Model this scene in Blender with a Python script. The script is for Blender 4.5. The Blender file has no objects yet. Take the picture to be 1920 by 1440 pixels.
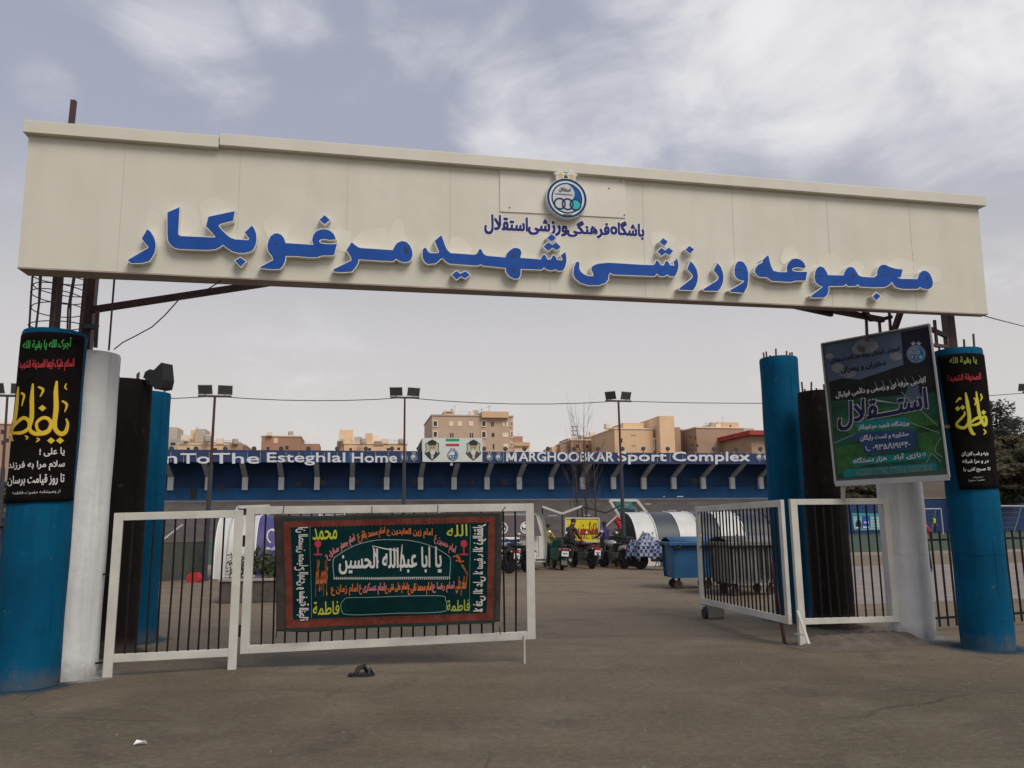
import bpy, bmesh, math, random, unicodedata
from mathutils import Vector, Matrix
from mathutils.geometry import tessellate_polygon
R = math.radians
random.seed(7)
S = bpy.context.scene
COL = S.collection

# ---------------------------------------------------------------- camera
FPX, CAMH = 1500.0, 1.6
TH, RO = R(9.78), R(0.6)
FW = Vector((0, math.cos(TH), math.sin(TH)))
r0 = Vector((1, 0, 0)); u0 = r0.cross(FW)
RT = r0*math.cos(RO) - u0*math.sin(RO)
UP = u0*math.cos(RO) + r0*math.sin(RO)
CP = Vector((0, 0, CAMH))
cam = bpy.data.cameras.new('camera'); camo = bpy.data.objects.new('camera', cam); COL.objects.link(camo)
cam.sensor_fit = 'HORIZONTAL'; cam.sensor_width = 36; cam.lens = 36*FPX/1920
cam.clip_start = 0.05; cam.clip_end = 3000
M = Matrix((RT, UP, -FW)).transposed().to_4x4(); M.translation = CP
camo.matrix_world = M
S.camera = camo
S.view_settings.view_transform = 'Standard'; S.view_settings.look = 'None'
S.view_settings.exposure = 0.22; S.view_settings.gamma = 1.0

def ray(px, py): return FW*FPX + RT*(px-960) - UP*(py-720)
def P(px, py, Y):
    d = ray(px, py); return CP + d*(Y/d.y)
def G(px, py, z=0.0):
    d = ray(px, py); return CP + d*((z-CAMH)/d.z)
def HIT(px, py, p0, n):
    d = ray(px, py); return CP + d*((p0-CP).dot(n)/d.dot(n))
def HCYL(px, py, c, rad):
    d = ray(px, py); ox, oy = CP.x-c[0], CP.y-c[1]
    a = d.x*d.x+d.y*d.y; b = 2*(ox*d.x+oy*d.y); q = ox*ox+oy*oy-rad*rad
    t = (-b-math.sqrt(max(b*b-4*a*q, 0)))/(2*a)
    return CP + d*t

# ---------------------------------------------------------------- world and sun
SUN_EL, SUN_AZ = R(48), R(142)       # azimuth clockwise from +Y: behind the camera, to the right
w = bpy.data.worlds.new('World'); S.world = w; w.use_nodes = True
nt = w.node_tree; nt.nodes.clear()
def wn(t, **k):
    n = nt.nodes.new(t)
    for a, b in k.items(): setattr(n, a, b)
    return n
out = wn('ShaderNodeOutputWorld'); bg = wn('ShaderNodeBackground'); bg.inputs[1].default_value = 0.1
nt.links.new(bg.outputs[0], out.inputs[0])
sky = wn('ShaderNodeTexSky', sky_type='NISHITA'); sky.sun_disc = False
sky.sun_elevation = SUN_EL; sky.sun_rotation = SUN_AZ; sky.dust_density = 3.0
tc = wn('ShaderNodeTexCoord'); nrm = wn('ShaderNodeVectorMath', operation='NORMALIZE')
nt.links.new(tc.outputs['Generated'], nrm.inputs[0])
sep = wn('ShaderNodeSeparateXYZ'); nt.links.new(nrm.outputs[0], sep.inputs[0])
ramp = wn('ShaderNodeValToRGB'); nt.links.new(sep.outputs[2], ramp.inputs[0])
els = ramp.color_ramp.elements
els[0].position = 0.0; els[0].color = (.64, .59, .545, 1)
els[1].position = 1.0; els[1].color = (.30, .335, .45, 1)
for p, c in ((.10, (.60, .56, .535, 1)), (.22, (.55, .525, .525, 1)), (.31, (.45, .445, .475, 1)), (.43, (.345, .36, .44, 1)), (.55, (.325, .345, .43, 1))):
    e = els.new(p); e.color = c
# clouds: noise broken patches about fixed sky directions
nz = wn('ShaderNodeTexNoise'); nz.inputs['Scale'].default_value = 4.2; nz.inputs['Detail'].default_value = 9; nz.inputs['Roughness'].default_value = .58
nz.inputs['Distortion'].default_value = .35
mp = wn('ShaderNodeMapping'); mp.inputs['Scale'].default_value = (1, 1, 2.0); mp.inputs['Location'].default_value = (3.1, 1.7, .4)
nt.links.new(nrm.outputs[0], mp.inputs[0]); nt.links.new(mp.outputs[0], nz.inputs['Vector'])
acc = None
for (px, py, rad, amp) in ((990, 235, 7, .84), (1130, 225, 8, .78), (1330, 140, 9, .72), (1560, 60, 11, 1.12), (1790, 140, 10, 1.02), (1890, 80, 11, 1.12), (1860, 330, 10, .62), (1700, 300, 8, .4),
                           (345, 90, 5.5, .42), (390, 170, 5, .32), (530, 5, 3.8, .42), (725, 15, 2.0, .3), (860, 60, 6, .38), (80, 170, 3, .45), (1330, -60, 10, .7), (700, 620, 14, .25)):
    d = ray(px, py).normalized()
    dp = wn('ShaderNodeVectorMath', operation='DOT_PRODUCT'); dp.inputs[1].default_value = d
    nt.links.new(nrm.outputs[0], dp.inputs[0])
    mr = wn('ShaderNodeMapRange', interpolation_type='SMOOTHSTEP'); mr.inputs[1].default_value = math.cos(R(rad)); mr.inputs[2].default_value = 1.0
    mr.inputs[3].default_value = 0; mr.inputs[4].default_value = amp
    nt.links.new(dp.outputs['Value'], mr.inputs[0])
    if acc is None: acc = mr.outputs[0]
    else:
        ad = wn('ShaderNodeMath', operation='MAXIMUM'); nt.links.new(acc, ad.inputs[0]); nt.links.new(mr.outputs[0], ad.inputs[1]); acc = ad.outputs[0]
bias = wn('ShaderNodeMath', operation='MULTIPLY_ADD'); bias.inputs[1].default_value = .40; bias.inputs[2].default_value = -.16
nt.links.new(acc, bias.inputs[0])
sm = wn('ShaderNodeMath', operation='ADD'); nt.links.new(nz.outputs[0], sm.inputs[0]); nt.links.new(bias.outputs[0], sm.inputs[1])
cm = wn('ShaderNodeMapRange', interpolation_type='SMOOTHSTEP'); cm.inputs[1].default_value = .40; cm.inputs[2].default_value = .93
cm.inputs[3].default_value = 0; cm.inputs[4].default_value = .95
nt.links.new(sm.outputs[0], cm.inputs[0])
mixc = wn('ShaderNodeMix', data_type='RGBA'); nt.links.new(cm.outputs[0], mixc.inputs[0]); nt.links.new(ramp.outputs[0], mixc.inputs[6])
mixc.inputs[7].default_value = (.81, .79, .79, 1)
sc10 = wn('ShaderNodeMix', data_type='RGBA', blend_type='MULTIPLY'); sc10.inputs[0].default_value = 1
nt.links.new(mixc.outputs[2], sc10.inputs[6]); sc10.inputs[7].default_value = (10, 10, 10, 1)
fin = wn('ShaderNodeMix', data_type='RGBA'); fin.inputs[0].default_value = .9
nt.links.new(sky.outputs[0], fin.inputs[6]); nt.links.new(sc10.outputs[2], fin.inputs[7])
nt.links.new(fin.outputs[2], bg.inputs[0])

sl = bpy.data.lights.new('sun', 'SUN'); sl.energy = 1.9; sl.angle = R(32); sl.color = (1, .93, .83)
so = bpy.data.objects.new('sun', sl); COL.objects.link(so)
sd = Vector((math.sin(SUN_AZ)*math.cos(SUN_EL), math.cos(SUN_AZ)*math.cos(SUN_EL), math.sin(SUN_EL)))
so.rotation_euler = (-sd).to_track_quat('-Z', 'Y').to_euler()

# ---------------------------------------------------------------- materials
MATS = {}
def mat(name, col, rough=.7, var=.0, scale=6.0, metal=0.0, bump=0.0, col2=None, detail=6, spec=None, trans=0.0):
    if name in MATS: return MATS[name]
    m = bpy.data.materials.new(name); m.use_nodes = True
    t = m.node_tree; b = t.nodes['Principled BSDF']
    b.inputs['Base Color'].default_value = (*col, 1); b.inputs['Roughness'].default_value = rough; b.inputs['Metallic'].default_value = metal
    if spec is not None: b.inputs['Specular IOR Level'].default_value = spec
    if var or bump or col2:
        c = t.nodes.new('ShaderNodeTexCoord'); n = t.nodes.new('ShaderNodeTexNoise')
        n.inputs['Scale'].default_value = scale; n.inputs['Detail'].default_value = detail; n.inputs['Roughness'].default_value = .6
        t.links.new(c.outputs['Object'], n.inputs['Vector'])
        if var or col2:
            mr = t.nodes.new('ShaderNodeMapRange'); mr.inputs[1].default_value = .32; mr.inputs[2].default_value = .68
            t.links.new(n.outputs[0], mr.inputs[0])
            mx = t.nodes.new('ShaderNodeMix'); mx.data_type = 'RGBA'
            if col2: a, bb = col, col2
            else: a, bb = [max(0, x*(1-var)) for x in col], [min(1, x*(1+var)) for x in col]
            mx.inputs[6].default_value = (*a, 1); mx.inputs[7].default_value = (*bb, 1)
            t.links.new(mr.outputs[0], mx.inputs[0]); t.links.new(mx.outputs[2], b.inputs['Base Color'])
        if bump:
            n2 = t.nodes.new('ShaderNodeTexNoise'); n2.inputs['Scale'].default_value = scale*6; n2.inputs['Detail'].default_value = 4
            t.links.new(c.outputs['Object'], n2.inputs['Vector'])
            bp = t.nodes.new('ShaderNodeBump'); bp.inputs['Strength'].default_value = bump; bp.inputs['Distance'].default_value = .02
            t.links.new(n2.outputs[0], bp.inputs['Height']); t.links.new(bp.outputs[0], b.inputs['Normal'])
    MATS[name] = m
    return m

# ---------------------------------------------------------------- mesh builder and tagging
BASE = {}
class MB:
    def __init__(s): s.v = []; s.f = []; s.fm = []; s.mats = []
    def mi(s, m):
        if m not in s.mats: s.mats.append(m)
        return s.mats.index(m)
    def add(s, vs, fs, m=None):
        o = len(s.v); s.v += [Vector(x) for x in vs]; k = s.mi(m) if m else 0
        for f in fs: s.f.append([i+o for i in f]); s.fm.append(k)
        return s
    def box(s, c, sz, ax=None, m=None):
        ex, ey, ez = ax or (Vector((1, 0, 0)), Vector((0, 1, 0)), Vector((0, 0, 1)))
        c = Vector(c); hx, hy, hz = sz[0]/2, sz[1]/2, sz[2]/2
        vs = [c+ex*(a*hx)+ey*(b*hy)+ez*(d*hz) for a in (-1, 1) for b in (-1, 1) for d in (-1, 1)]
        return s.add(vs, [(0, 1, 3, 2), (4, 6, 7, 5), (0, 4, 5, 1), (2, 3, 7, 6), (0, 2, 6, 4), (1, 5, 7, 3)], m)
    def bar(s, a, b, wd, hd=None, m=None, up=None):
        a, b = Vector(a), Vector(b); hd = hd or wd; z = (b-a).normalized()
        x = (up or Vector((0, 0, 1))).cross(z)
        if x.length < 1e-3: x = Vector((1, 0, 0))
        x.normalize(); y = z.cross(x)
        return s.box((a+b)/2, (wd, hd, (b-a).length), (x, y, z), m)
    def tube(s, pts, rad, n=8, m=None, caps=True):
        pts = [Vector(p) for p in pts]; rr = rad if isinstance(rad, (list, tuple)) else [rad]*len(pts)
        vs = []; pv = None
        for i, p in enumerate(pts):
            d = (pts[min(i+1, len(pts)-1)]-pts[max(i-1, 0)]).normalized()
            if pv is None:
                x = d.orthogonal().normalized()
            else:
                x = (pv - d*pv.dot(d))
                x = x.normalized() if x.length > 1e-6 else d.orthogonal().normalized()
            pv = x; y = d.cross(x)
            vs += [p + (x*math.cos(2*math.pi*k/n)+y*math.sin(2*math.pi*k/n))*rr[i] for k in range(n)]
        fs = [(i*n+k, i*n+(k+1) % n, (i+1)*n+(k+1) % n, (i+1)*n+k) for i in range(len(pts)-1) for k in range(n)]
        if caps: fs += [list(range(n))[::-1], [(len(pts)-1)*n+k for k in range(n)]]
        return s.add(vs, fs, m)
    def lathe(s, c, prof, n=32, m=None, ax=None, jit=0.0):
        ex, ey, ez = ax or (Vector((1, 0, 0)), Vector((0, 1, 0)), Vector((0, 0, 1)))
        c = Vector(c); vs = []
        for (rd, h) in prof:
            for k in range(n):
                a = 2*math.pi*k/n; q = rd*(1+random.uniform(-jit, jit))
                vs.append(c+ex*(q*math.cos(a))+ey*(q*math.sin(a))+ez*h)
        fs = [(i*n+k, i*n+(k+1) % n, (i+1)*n+(k+1) % n, (i+1)*n+k) for i in range(len(prof)-1) for k in range(n)]
        fs += [list(range(n))[::-1], [(len(prof)-1)*n+k for k in range(n)]]
        return s.add(vs, fs, m)
    def sphere(s, c, rad, m=None, n=12, sc=(1, 1, 1)):
        prof = [(max(1e-4, math.sin(math.pi*i/8)), -math.cos(math.pi*i/8)) for i in range(9)]
        c = Vector(c); vs = []
        for (q, h) in prof:
            for k in range(n):
                a = 2*math.pi*k/n
                vs.append(c+Vector((q*math.cos(a)*rad*sc[0], q*math.sin(a)*rad*sc[1], h*rad*sc[2])))
        fs = [(i*n+k, i*n+(k+1) % n, (i+1)*n+(k+1) % n, (i+1)*n+k) for i in range(8) for k in range(n)]
        return s.add(vs, fs, m)
    def prism(s, poly, off, m=None, mside=None):
        """closed solid: front polygon (list of vectors) swept by the vector off"""
        k = len(poly); off = Vector(off)
        vs = [Vector(p) for p in poly]+[Vector(p)+off for p in poly]
        tri = tessellate_polygon([[Vector(p) for p in poly]])
        s.add(vs, [list(t) for t in tri]+[[i+k for i in t][::-1] for t in tri], m)
        o = len(s.v)
        s.add(vs, [(i, (i+1) % k, (i+1) % k+k, i+k) for i in range(k)], mside or m)
        return s
    def build(s, name, m=None, parent=None, smooth=False, recalc=True, bevel=0):
        me = bpy.data.meshes.new(name)
        b = Vector((0, 0, 0))
        if parent is not None: b = BASE.get(parent.name, b)
        me.from_pydata([v-b for v in s.v], [], s.f)
        ms = s.mats if s.mats and s.mats != [None] else [m]
        for x in ms: me.materials.append(x if x else m)
        if len(ms) > 1: me.polygons.foreach_set('material_index', s.fm)
        if recalc:
            bm = bmesh.new(); bm.from_mesh(me); bmesh.ops.recalc_face_normals(bm, faces=bm.faces); bm.to_mesh(me); bm.free()
        if smooth:
            me.polygons.foreach_set('use_smooth', [True]*len(me.polygons))
            try: me.set_sharp_from_angle(angle=R(40))
            except Exception: pass
        me.update()
        o = bpy.data.objects.new(name, me); COL.objects.link(o)
        if parent is not None: o.parent = parent; BASE[o.name] = b
        if bevel:
            md = o.modifiers.new('edge', 'BEVEL'); md.width = bevel; md.segments = 2; md.limit_method = 'ANGLE'
        return o

def tag(o, label=None, cat=None, group=None, kind=None):
    if label: o['label'] = label
    if cat: o['category'] = cat
    if group: o['group'] = group
    if kind: o['kind'] = kind
    return o
def thing(name, label, cat, loc=(0, 0, 0), group=None, world=True):
    o = bpy.data.objects.new(name, None); COL.objects.link(o); o.location = loc; o.empty_display_size = .2
    BASE[o.name] = Vector(loc) if world else Vector((0, 0, 0))
    return tag(o, label, cat, group)
def dup(root, loc, rz=0, label=None, group=None):
    r = root.copy(); COL.objects.link(r); r.location = loc; r.rotation_euler = (0, 0, rz)
    if label: r['label'] = label
    if group: r['group'] = group
    for ch in list(root.children):
        c = ch.copy(); COL.objects.link(c); c.parent = r
        for g in ch.children:
            d = g.copy(); COL.objects.link(d); d.parent = c
    return r

# ---------------------------------------------------------------- lettering
FORMS = {}
for cp in list(range(0xFB50, 0xFDFE))+list(range(0xFE70, 0xFEFD)):
    d = unicodedata.decomposition(chr(cp)).split()
    if len(d) >= 2 and d[0] in ('<isolated>', '<initial>', '<medial>', '<final>'):
        FORMS.setdefault((''.join(chr(int(x, 16)) for x in d[1:]), d[0][1:-1]), chr(cp))
def shape(s):
    """join Arabic script letters and put them in drawing order"""
    u = []; i = 0
    while i < len(s):
        if s[i] == '\u0644' and i+1 < len(s) and s[i+1] in '\u0627\u0622\u0623': u.append(s[i:i+2]); i += 2
        else: u.append(s[i]); i += 1
    dual = lambda c: (c, 'initial') in FORMS or c == '\u0640'
    joins = lambda c: (c, 'final') in FORMS or c == '\u0640'
    o = []
    for i, c in enumerate(u):
        pj = i > 0 and dual(u[i-1]) and joins(c)
        nj = i < len(u)-1 and dual(c) and joins(u[i+1])
        k = 'medial' if pj and nj else 'final' if pj else 'initial' if nj else 'isolated'
        o.append(FORMS.get((c, k), FORMS.get((c, 'isolated'), c)))
    o = o[::-1]
    i = 0
    while i < len(o):
        j = i
        while j < len(o) and (o[j].isdigit() or (o[j].isascii() and o[j].isalnum())): j += 1
        if j > i+1: o[i:j] = o[i:j][::-1]
        i = max(j, i+1)
    return ''.join({'\uFEE9': 'o', '\u06F8': '\u039B', '\u0668': '\u039B'}.get(c, c) for c in o)
TXT = {}
def text2d(s, rtl=True):
    key = (s, rtl)
    if key in TXT: return TXT[key]
    cu = bpy.data.curves.new('lettering', 'FONT'); cu.body = shape(s) if rtl else s.replace('\u06F8', '\u039B'); cu.size = 1; cu.resolution_u = 3
    ob = bpy.data.objects.new('lettering', cu); COL.objects.link(ob)
    dg = bpy.context.evaluated_depsgraph_get(); ev = ob.evaluated_get(dg); me = ev.to_mesh()
    vs = [(v.co.x, v.co.y) for v in me.vertices]; fs = [tuple(p.vertices) for p in me.polygons]
    ev.to_mesh_clear(); bpy.data.objects.remove(ob); bpy.data.curves.remove(cu)
    par = list(range(len(vs)))
    def find(a):
        while par[a] != a: par[a] = par[par[a]]; a = par[a]
        return a
    for f in fs:
        for q in f[1:]: par[find(q)] = find(f[0])
    used = set(i for f in fs for i in f)
    x0 = min(vs[i][0] for i in used); x1 = max(vs[i][0] for i in used); y0 = min(vs[i][1] for i in used); y1 = max(vs[i][1] for i in used)
    n = [((x-x0)/(x1-x0), (y-y0)/(y1-y0)) for x, y in vs]
    ids = {}
    isl = [ids.setdefault(find(f[0]), len(ids)) for f in fs]
    TXT[key] = (n, fs, isl, (x1-x0)/(y1-y0))
    return TXT[key]
class Paint:
    """flat shapes laid on a surface: fn(x, y, lift) -> world point; y runs down as on a drawing sheet"""
    def __init__(s, fn, lift=.002, step=None, eps=.0005, ystep=None): s.ystep = ystep; s.fn = fn; s.mb = MB(); s.lift = lift; s.step = step; s.eps = eps; s.k = 0
    def faces(s, vs, fs, m, lay):
        h = s.lift*(lay+1)
        if s.step:
            bm = bmesh.new(); bv = [bm.verts.new((a, b, 0)) for a, b in vs]
            for f in fs:
                try: bm.faces.new([bv[i] for i in f])
                except ValueError: pass
            xs = [a for a, b in vs]; x = math.ceil(min(xs)/s.step)*s.step
            while x < max(xs):
                bmesh.ops.bisect_plane(bm, geom=bm.verts[:]+bm.edges[:]+bm.faces[:], plane_co=(x, 0, 0), plane_no=(1, 0, 0)); x += s.step
            if s.ystep:
                ys = [b for a, b in vs]; y = math.ceil(min(ys)/s.ystep)*s.ystep
                while y < max(ys):
                    bmesh.ops.bisect_plane(bm, geom=bm.verts[:]+bm.edges[:]+bm.faces[:], plane_co=(0, y, 0), plane_no=(0, 1, 0)); y += s.ystep
            bm.verts.index_update(); vs = [(v.co.x, v.co.y) for v in bm.verts]; fs = [[v.index for v in f.verts] for f in bm.faces]; bm.free()
        s.mb.add([s.fn(a, b, h) for a, b in vs], fs, m)
    def poly(s, pts, m, lay=0):
        t = tessellate_polygon([[Vector((a, b, 0)) for a, b in pts]])
        s.faces(pts, [list(x) for x in t], m, lay)
    def rect(s, x0, y0, x1, y1, m, lay=0): s.poly([(x0, y0), (x1, y0), (x1, y1), (x0, y1)], m, lay)
    def disc(s, cx, cy, r, m, lay=0, ry=None, n=28):
        ry = ry or r
        s.poly([(cx+r*math.cos(2*math.pi*i/n), cy+ry*math.sin(2*math.pi*i/n)) for i in range(n)], m, lay)
    def ring(s, cx, cy, r, wd, m, lay=0, ry=None, n=32, a0=0, a1=2*math.pi):
        ry = ry or r; vs = []; k = r and ry/r
        for i in range(n+1):
            a = a0+(a1-a0)*i/n; c, d = math.cos(a), math.sin(a)
            vs += [(cx+r*c, cy+ry*d), (cx+(r-wd)*c, cy+(ry-wd*k)*d)]
        s.faces(vs, [(2*i, 2*i+1, 2*i+3, 2*i+2) for i in range(n)], m, lay)
    def star(s, cx, cy, r, m, lay=0):
        s.poly([(cx+(r if i % 2 == 0 else r*.42)*math.sin(math.pi*i/5), cy-(r if i % 2 == 0 else r*.42)*math.cos(math.pi*i/5)) for i in range(10)], m, lay)
    def stroke(s, pts, wd, m, lay=0):
        """pen stroke, width per point or constant"""
        P2 = [Vector(p) for p in pts]; w_ = wd if isinstance(wd, (list, tuple)) else [wd]*len(pts)
        if len(P2) > 2:                      # smooth it
            q, qw = [], []
            for i in range(len(P2)-1):
                a, b, c, d = P2[max(i-1, 0)], P2[i], P2[i+1], P2[min(i+2, len(P2)-1)]
                for k in range(4):
                    t = k/4
                    q.append(.5*((2*b)+(c-a)*t+(2*a-5*b+4*c-d)*t*t+(3*b-a-3*c+d)*t**3)); qw.append(w_[i]+(w_[i+1]-w_[i])*t)
            q.append(P2[-1]); qw.append(w_[-1]); P2, w_ = q, qw
        vs = []
        for i, p in enumerate(P2):
            d = P2[min(i+1, len(P2)-1)]-P2[max(i-1, 0)]
            if d.length < 1e-6: d = Vector((1, 0))
            d.normalize(); nn = Vector((-d.y, d.x))*(w_[i]/2)
            vs += [tuple(p+nn), tuple(p-nn)]
        s.k += 1
        s.faces(vs, [(2*i, 2*i+1, 2*i+3, 2*i+2) for i in range(len(P2)-1)], m, lay+.12*(s.k % 5))
    def text(s, t, x0, y0, x1, y1, m, lay=0, rtl=True, bold=0.0, q=None):
        """lettering fitted into the box x0..x1, y0..y1, or into the four corners q (tl, tr, br, bl)"""
        n, fs, isl, asp = text2d(t, rtl)
        if q is None: q = ((x0, y0), (x1, y0), (x1, y1), (x0, y1))
        def bl(u, v):
            a = [(1-u)*q[0][i]+u*q[1][i] for i in (0, 1)]; b = [(1-u)*q[3][i]+u*q[2][i] for i in (0, 1)]
            return (a[0]*v+b[0]*(1-v), a[1]*v+b[1]*(1-v))
        offs = [(0, 0)] if not bold else [(-bold, -bold), (bold, -bold), (-bold, bold), (bold, bold)]
        ni = max(isl)+1 if isl else 0
        for oi, (dx, dy) in enumerate(offs):
            for k in range(min(ni, 4)):
                ff = [f for f, i_ in zip(fs, isl) if i_ % 4 == k]
                used = sorted(set(i for f in ff for i in f)); mp_ = {a: b for b, a in enumerate(used)}
                vs = []
                for i in used:
                    a, b = bl(*n[i]); vs.append((a+dx, b+dy))
                s.faces(vs, [[mp_[i] for i in f] for f in ff], m, lay+(k+oi*4)*s.eps/s.lift)
    def build(s, name, parent):
        o = s.mb.build(name, None, parent, recalc=False); s.mb = MB(); return o
def plane_fn(o, ex, ey, n): return lambda x, y, h: o+ex*x-ey*y+n*h
# ================================================================ SETTING
PHI = R(11.3)
E1 = Vector((math.cos(PHI), math.sin(PHI), 0)); E2 = Vector((-math.sin(PHI), math.cos(PHI), 0)); EZ = Vector((0, 0, 1))
AX = (E1, E2, EZ)

def asphalt():
    m = bpy.data.materials.new('worn asphalt'); m.use_nodes = True; t = m.node_tree; b = t.nodes['Principled BSDF']
    b.inputs['Roughness'].default_value = .88; b.inputs['Specular IOR Level'].default_value = .25
    N = lambda ty, **k: wn_(t, ty, **k)
    c = N('ShaderNodeTexCoord')
    def noise(sc, det, ro=.6, dist=0):
        n = N('ShaderNodeTexNoise'); n.inputs['Scale'].default_value = sc; n.inputs['Detail'].default_value = det; n.inputs['Roughness'].default_value = ro; n.inputs['Distortion'].default_value = dist
        t.links.new(c.outputs['Object'], n.inputs['Vector']); return n
    def rng(src, a, bb, lo=0., hi=1.):
        r = N('ShaderNodeMapRange'); r.inputs[1].default_value = a; r.inputs[2].default_value = bb; r.inputs[3].default_value = lo; r.inputs[4].default_value = hi
        t.links.new(src, r.inputs[0]); return r.outputs[0]
    def mix(f, a, bb, mode='MIX'):
        x = N('ShaderNodeMix', data_type='RGBA', blend_type=mode)
        for s_, v in ((0, f), (6, a), (7, bb)):
            if isinstance(v, (tuple, float, int)): x.inputs[s_].default_value = (*v, 1) if isinstance(v, tuple) else v
            else: t.links.new(v, x.inputs[s_])
        return x.outputs[2]
    big = noise(.22, 4, .55, .6); mid = noise(1.1, 6, .65, .4); fine = noise(42, 3, .7); grit = noise(95, 3, .85)
    col = mix(rng(big.outputs[0], .36, .66), (.090, .074, .046), (.150, .124, .080))
    col = mix(rng(mid.outputs[0], .50, .68, 0, .6), col, (.178, .152, .108))
    # the trodden yard behind the gate line is dustier and paler
    sp_ = N('ShaderNodeSeparateXYZ'); t.links.new(c.outputs['Object'], sp_.inputs[0])
    wob = N('ShaderNodeMath', operation='MULTIPLY_ADD'); wob.inputs[1].default_value = 5.0; t.links.new(big.outputs[0], wob.inputs[0]); t.links.new(sp_.outputs[1], wob.inputs[2])
    col = mix(rng(wob.outputs[0], 9.5, 19, 0, .62), col, (.245, .182, .124))
    mps = N('ShaderNodeMapping'); mps.inputs['Scale'].default_value = (.5, 2.2, 1); mps.inputs['Rotation'].default_value = (0, 0, .25); t.links.new(c.outputs['Object'], mps.inputs[0])
    sk = N('ShaderNodeTexNoise'); sk.inputs['Scale'].default_value = .9; sk.inputs['Detail'].default_value = 8; sk.inputs['Roughness'].default_value = .68; t.links.new(mps.outputs[0], sk.inputs['Vector'])
    col = mix(rng(sk.outputs[0], .48, .66, 0, .5), col, (.082, .066, .050))
    st = noise(.62, 5, .7, 1.1)
    col = mix(rng(st.outputs[0], .57, .68, 0, .62), col, (.058, .046, .036))
    col = mix(rng(fine.outputs[0], .25, .75, -.0, 1), col, mix(.5, col, (.5, .5, .5), 'OVERLAY'))
    col = mix(rng(grit.outputs[0], .55, .68, 0, .55), col, (.27, .235, .195)); col = mix(rng(grit.outputs[0], .44, .32, 0, .6), col, (.045, .037, .030))
    mg = noise(15, 8, .75)
    col = mix(rng(mg.outputs[0], .50, .70, 0, .55), col, (.062, .051, .038)); col = mix(rng(mg.outputs[0], .47, .30, 0, .5), col, (.235, .198, .152))
    # cracks
    dn = noise(1.7, 5, .6); dv = N('ShaderNodeMix', data_type='VECTOR'); dv.inputs[0].default_value = .16
    t.links.new(c.outputs['Object'], dv.inputs[4]); t.links.new(dn.outputs['Color'], dv.inputs[5])
    vo = N('ShaderNodeTexVoronoi', feature='DISTANCE_TO_EDGE'); vo.inputs['Scale'].default_value = .42; t.links.new(dv.outputs[1], vo.inputs['Vector'])
    ck = rng(vo.outputs['Distance'], .0018, .0055, 1, 0)
    gate = rng(noise(.33, 3).outputs[0], .50, .60)
    mm = N('ShaderNodeMath', operation='MULTIPLY'); t.links.new(ck, mm.inputs[0]); t.links.new(gate, mm.inputs[1])
    m2 = N('ShaderNodeMath', operation='MULTIPLY'); t.links.new(mm.outputs[0], m2.inputs[0]); m2.inputs[1].default_value = .6
    col = mix(m2.outputs[0], col, (.035, .030, .027))
    t.links.new(col, b.inputs['Base Color'])
    bp = N('ShaderNodeBump'); bp.inputs['Strength'].default_value = .55; bp.inputs['Distance'].default_value = .012
    t.links.new(fine.outputs[0], bp.inputs['Height']); t.links.new(bp.outputs[0], b.inputs['Normal'])
    return m
def wn_(t, ty, **k):
    n = t.nodes.new(ty)
    for a, b in k.items(): setattr(n, a, b)
    return n
gm = MB(); gm.add([(-900, -60, 0), (900, -60, 0), (900, 1500, 0), (-900, 1500, 0)], [(0, 1, 2, 3)])
tag(gm.build('ground', asphalt()), kind='structure')

M_turf = mat('artificial turf', (.030, .060, .030), .95, .35, 1.2)
M_kerb = mat('concrete kerb', (.30, .27, .235), .9, .25, 3)
M_conc = mat('weathered concrete', (.17, .155, .145), .9, .3, .5, col2=(.23, .21, .195))
M_steel_w = mat('grey white paint', (.52, .505, .455), .6, .16, 2.2)
def rusty(m, lo=.66, sc=11):
    t = m.node_tree; b = t.nodes['Principled BSDF']; src = b.inputs['Base Color'].links[0].from_socket; c = t.nodes.new('ShaderNodeTexCoord')
    n = t.nodes.new('ShaderNodeTexNoise'); n.inputs['Scale'].default_value = sc; n.inputs['Detail'].default_value = 7; n.inputs['Roughness'].default_value = .7; t.links.new(c.outputs['Object'], n.inputs['Vector'])
    r = t.nodes.new('ShaderNodeMapRange'); r.inputs[1].default_value = lo; r.inputs[2].default_value = lo+.05; r.inputs[4].default_value = .8; t.links.new(n.outputs[0], r.inputs[0])
    x = t.nodes.new('ShaderNodeMix'); x.data_type = 'RGBA'; t.links.new(r.outputs[0], x.inputs[0]); t.links.new(src, x.inputs[6]); x.inputs[7].default_value = (.14, .085, .055, 1); t.links.new(x.outputs[2], b.inputs['Base Color'])
rusty(M_steel_w)
M_red_ox = mat('red oxide steel', (.055, .022, .024), .6, .4, 5)
M_rust = mat('rusty rebar', (.10, .062, .05), .85, .4, 14)
M_black = mat('black paint', (.012, .011, .011), .5, .3, 5)
M_white = mat('white paint', (.74, .74, .73), .5, .06, 3)
M_dark = mat('dark rubber', (.012, .012, .013), .75)
M_chrome = mat('bright metal', (.6, .6, .6), .25, metal=1.0)

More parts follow.
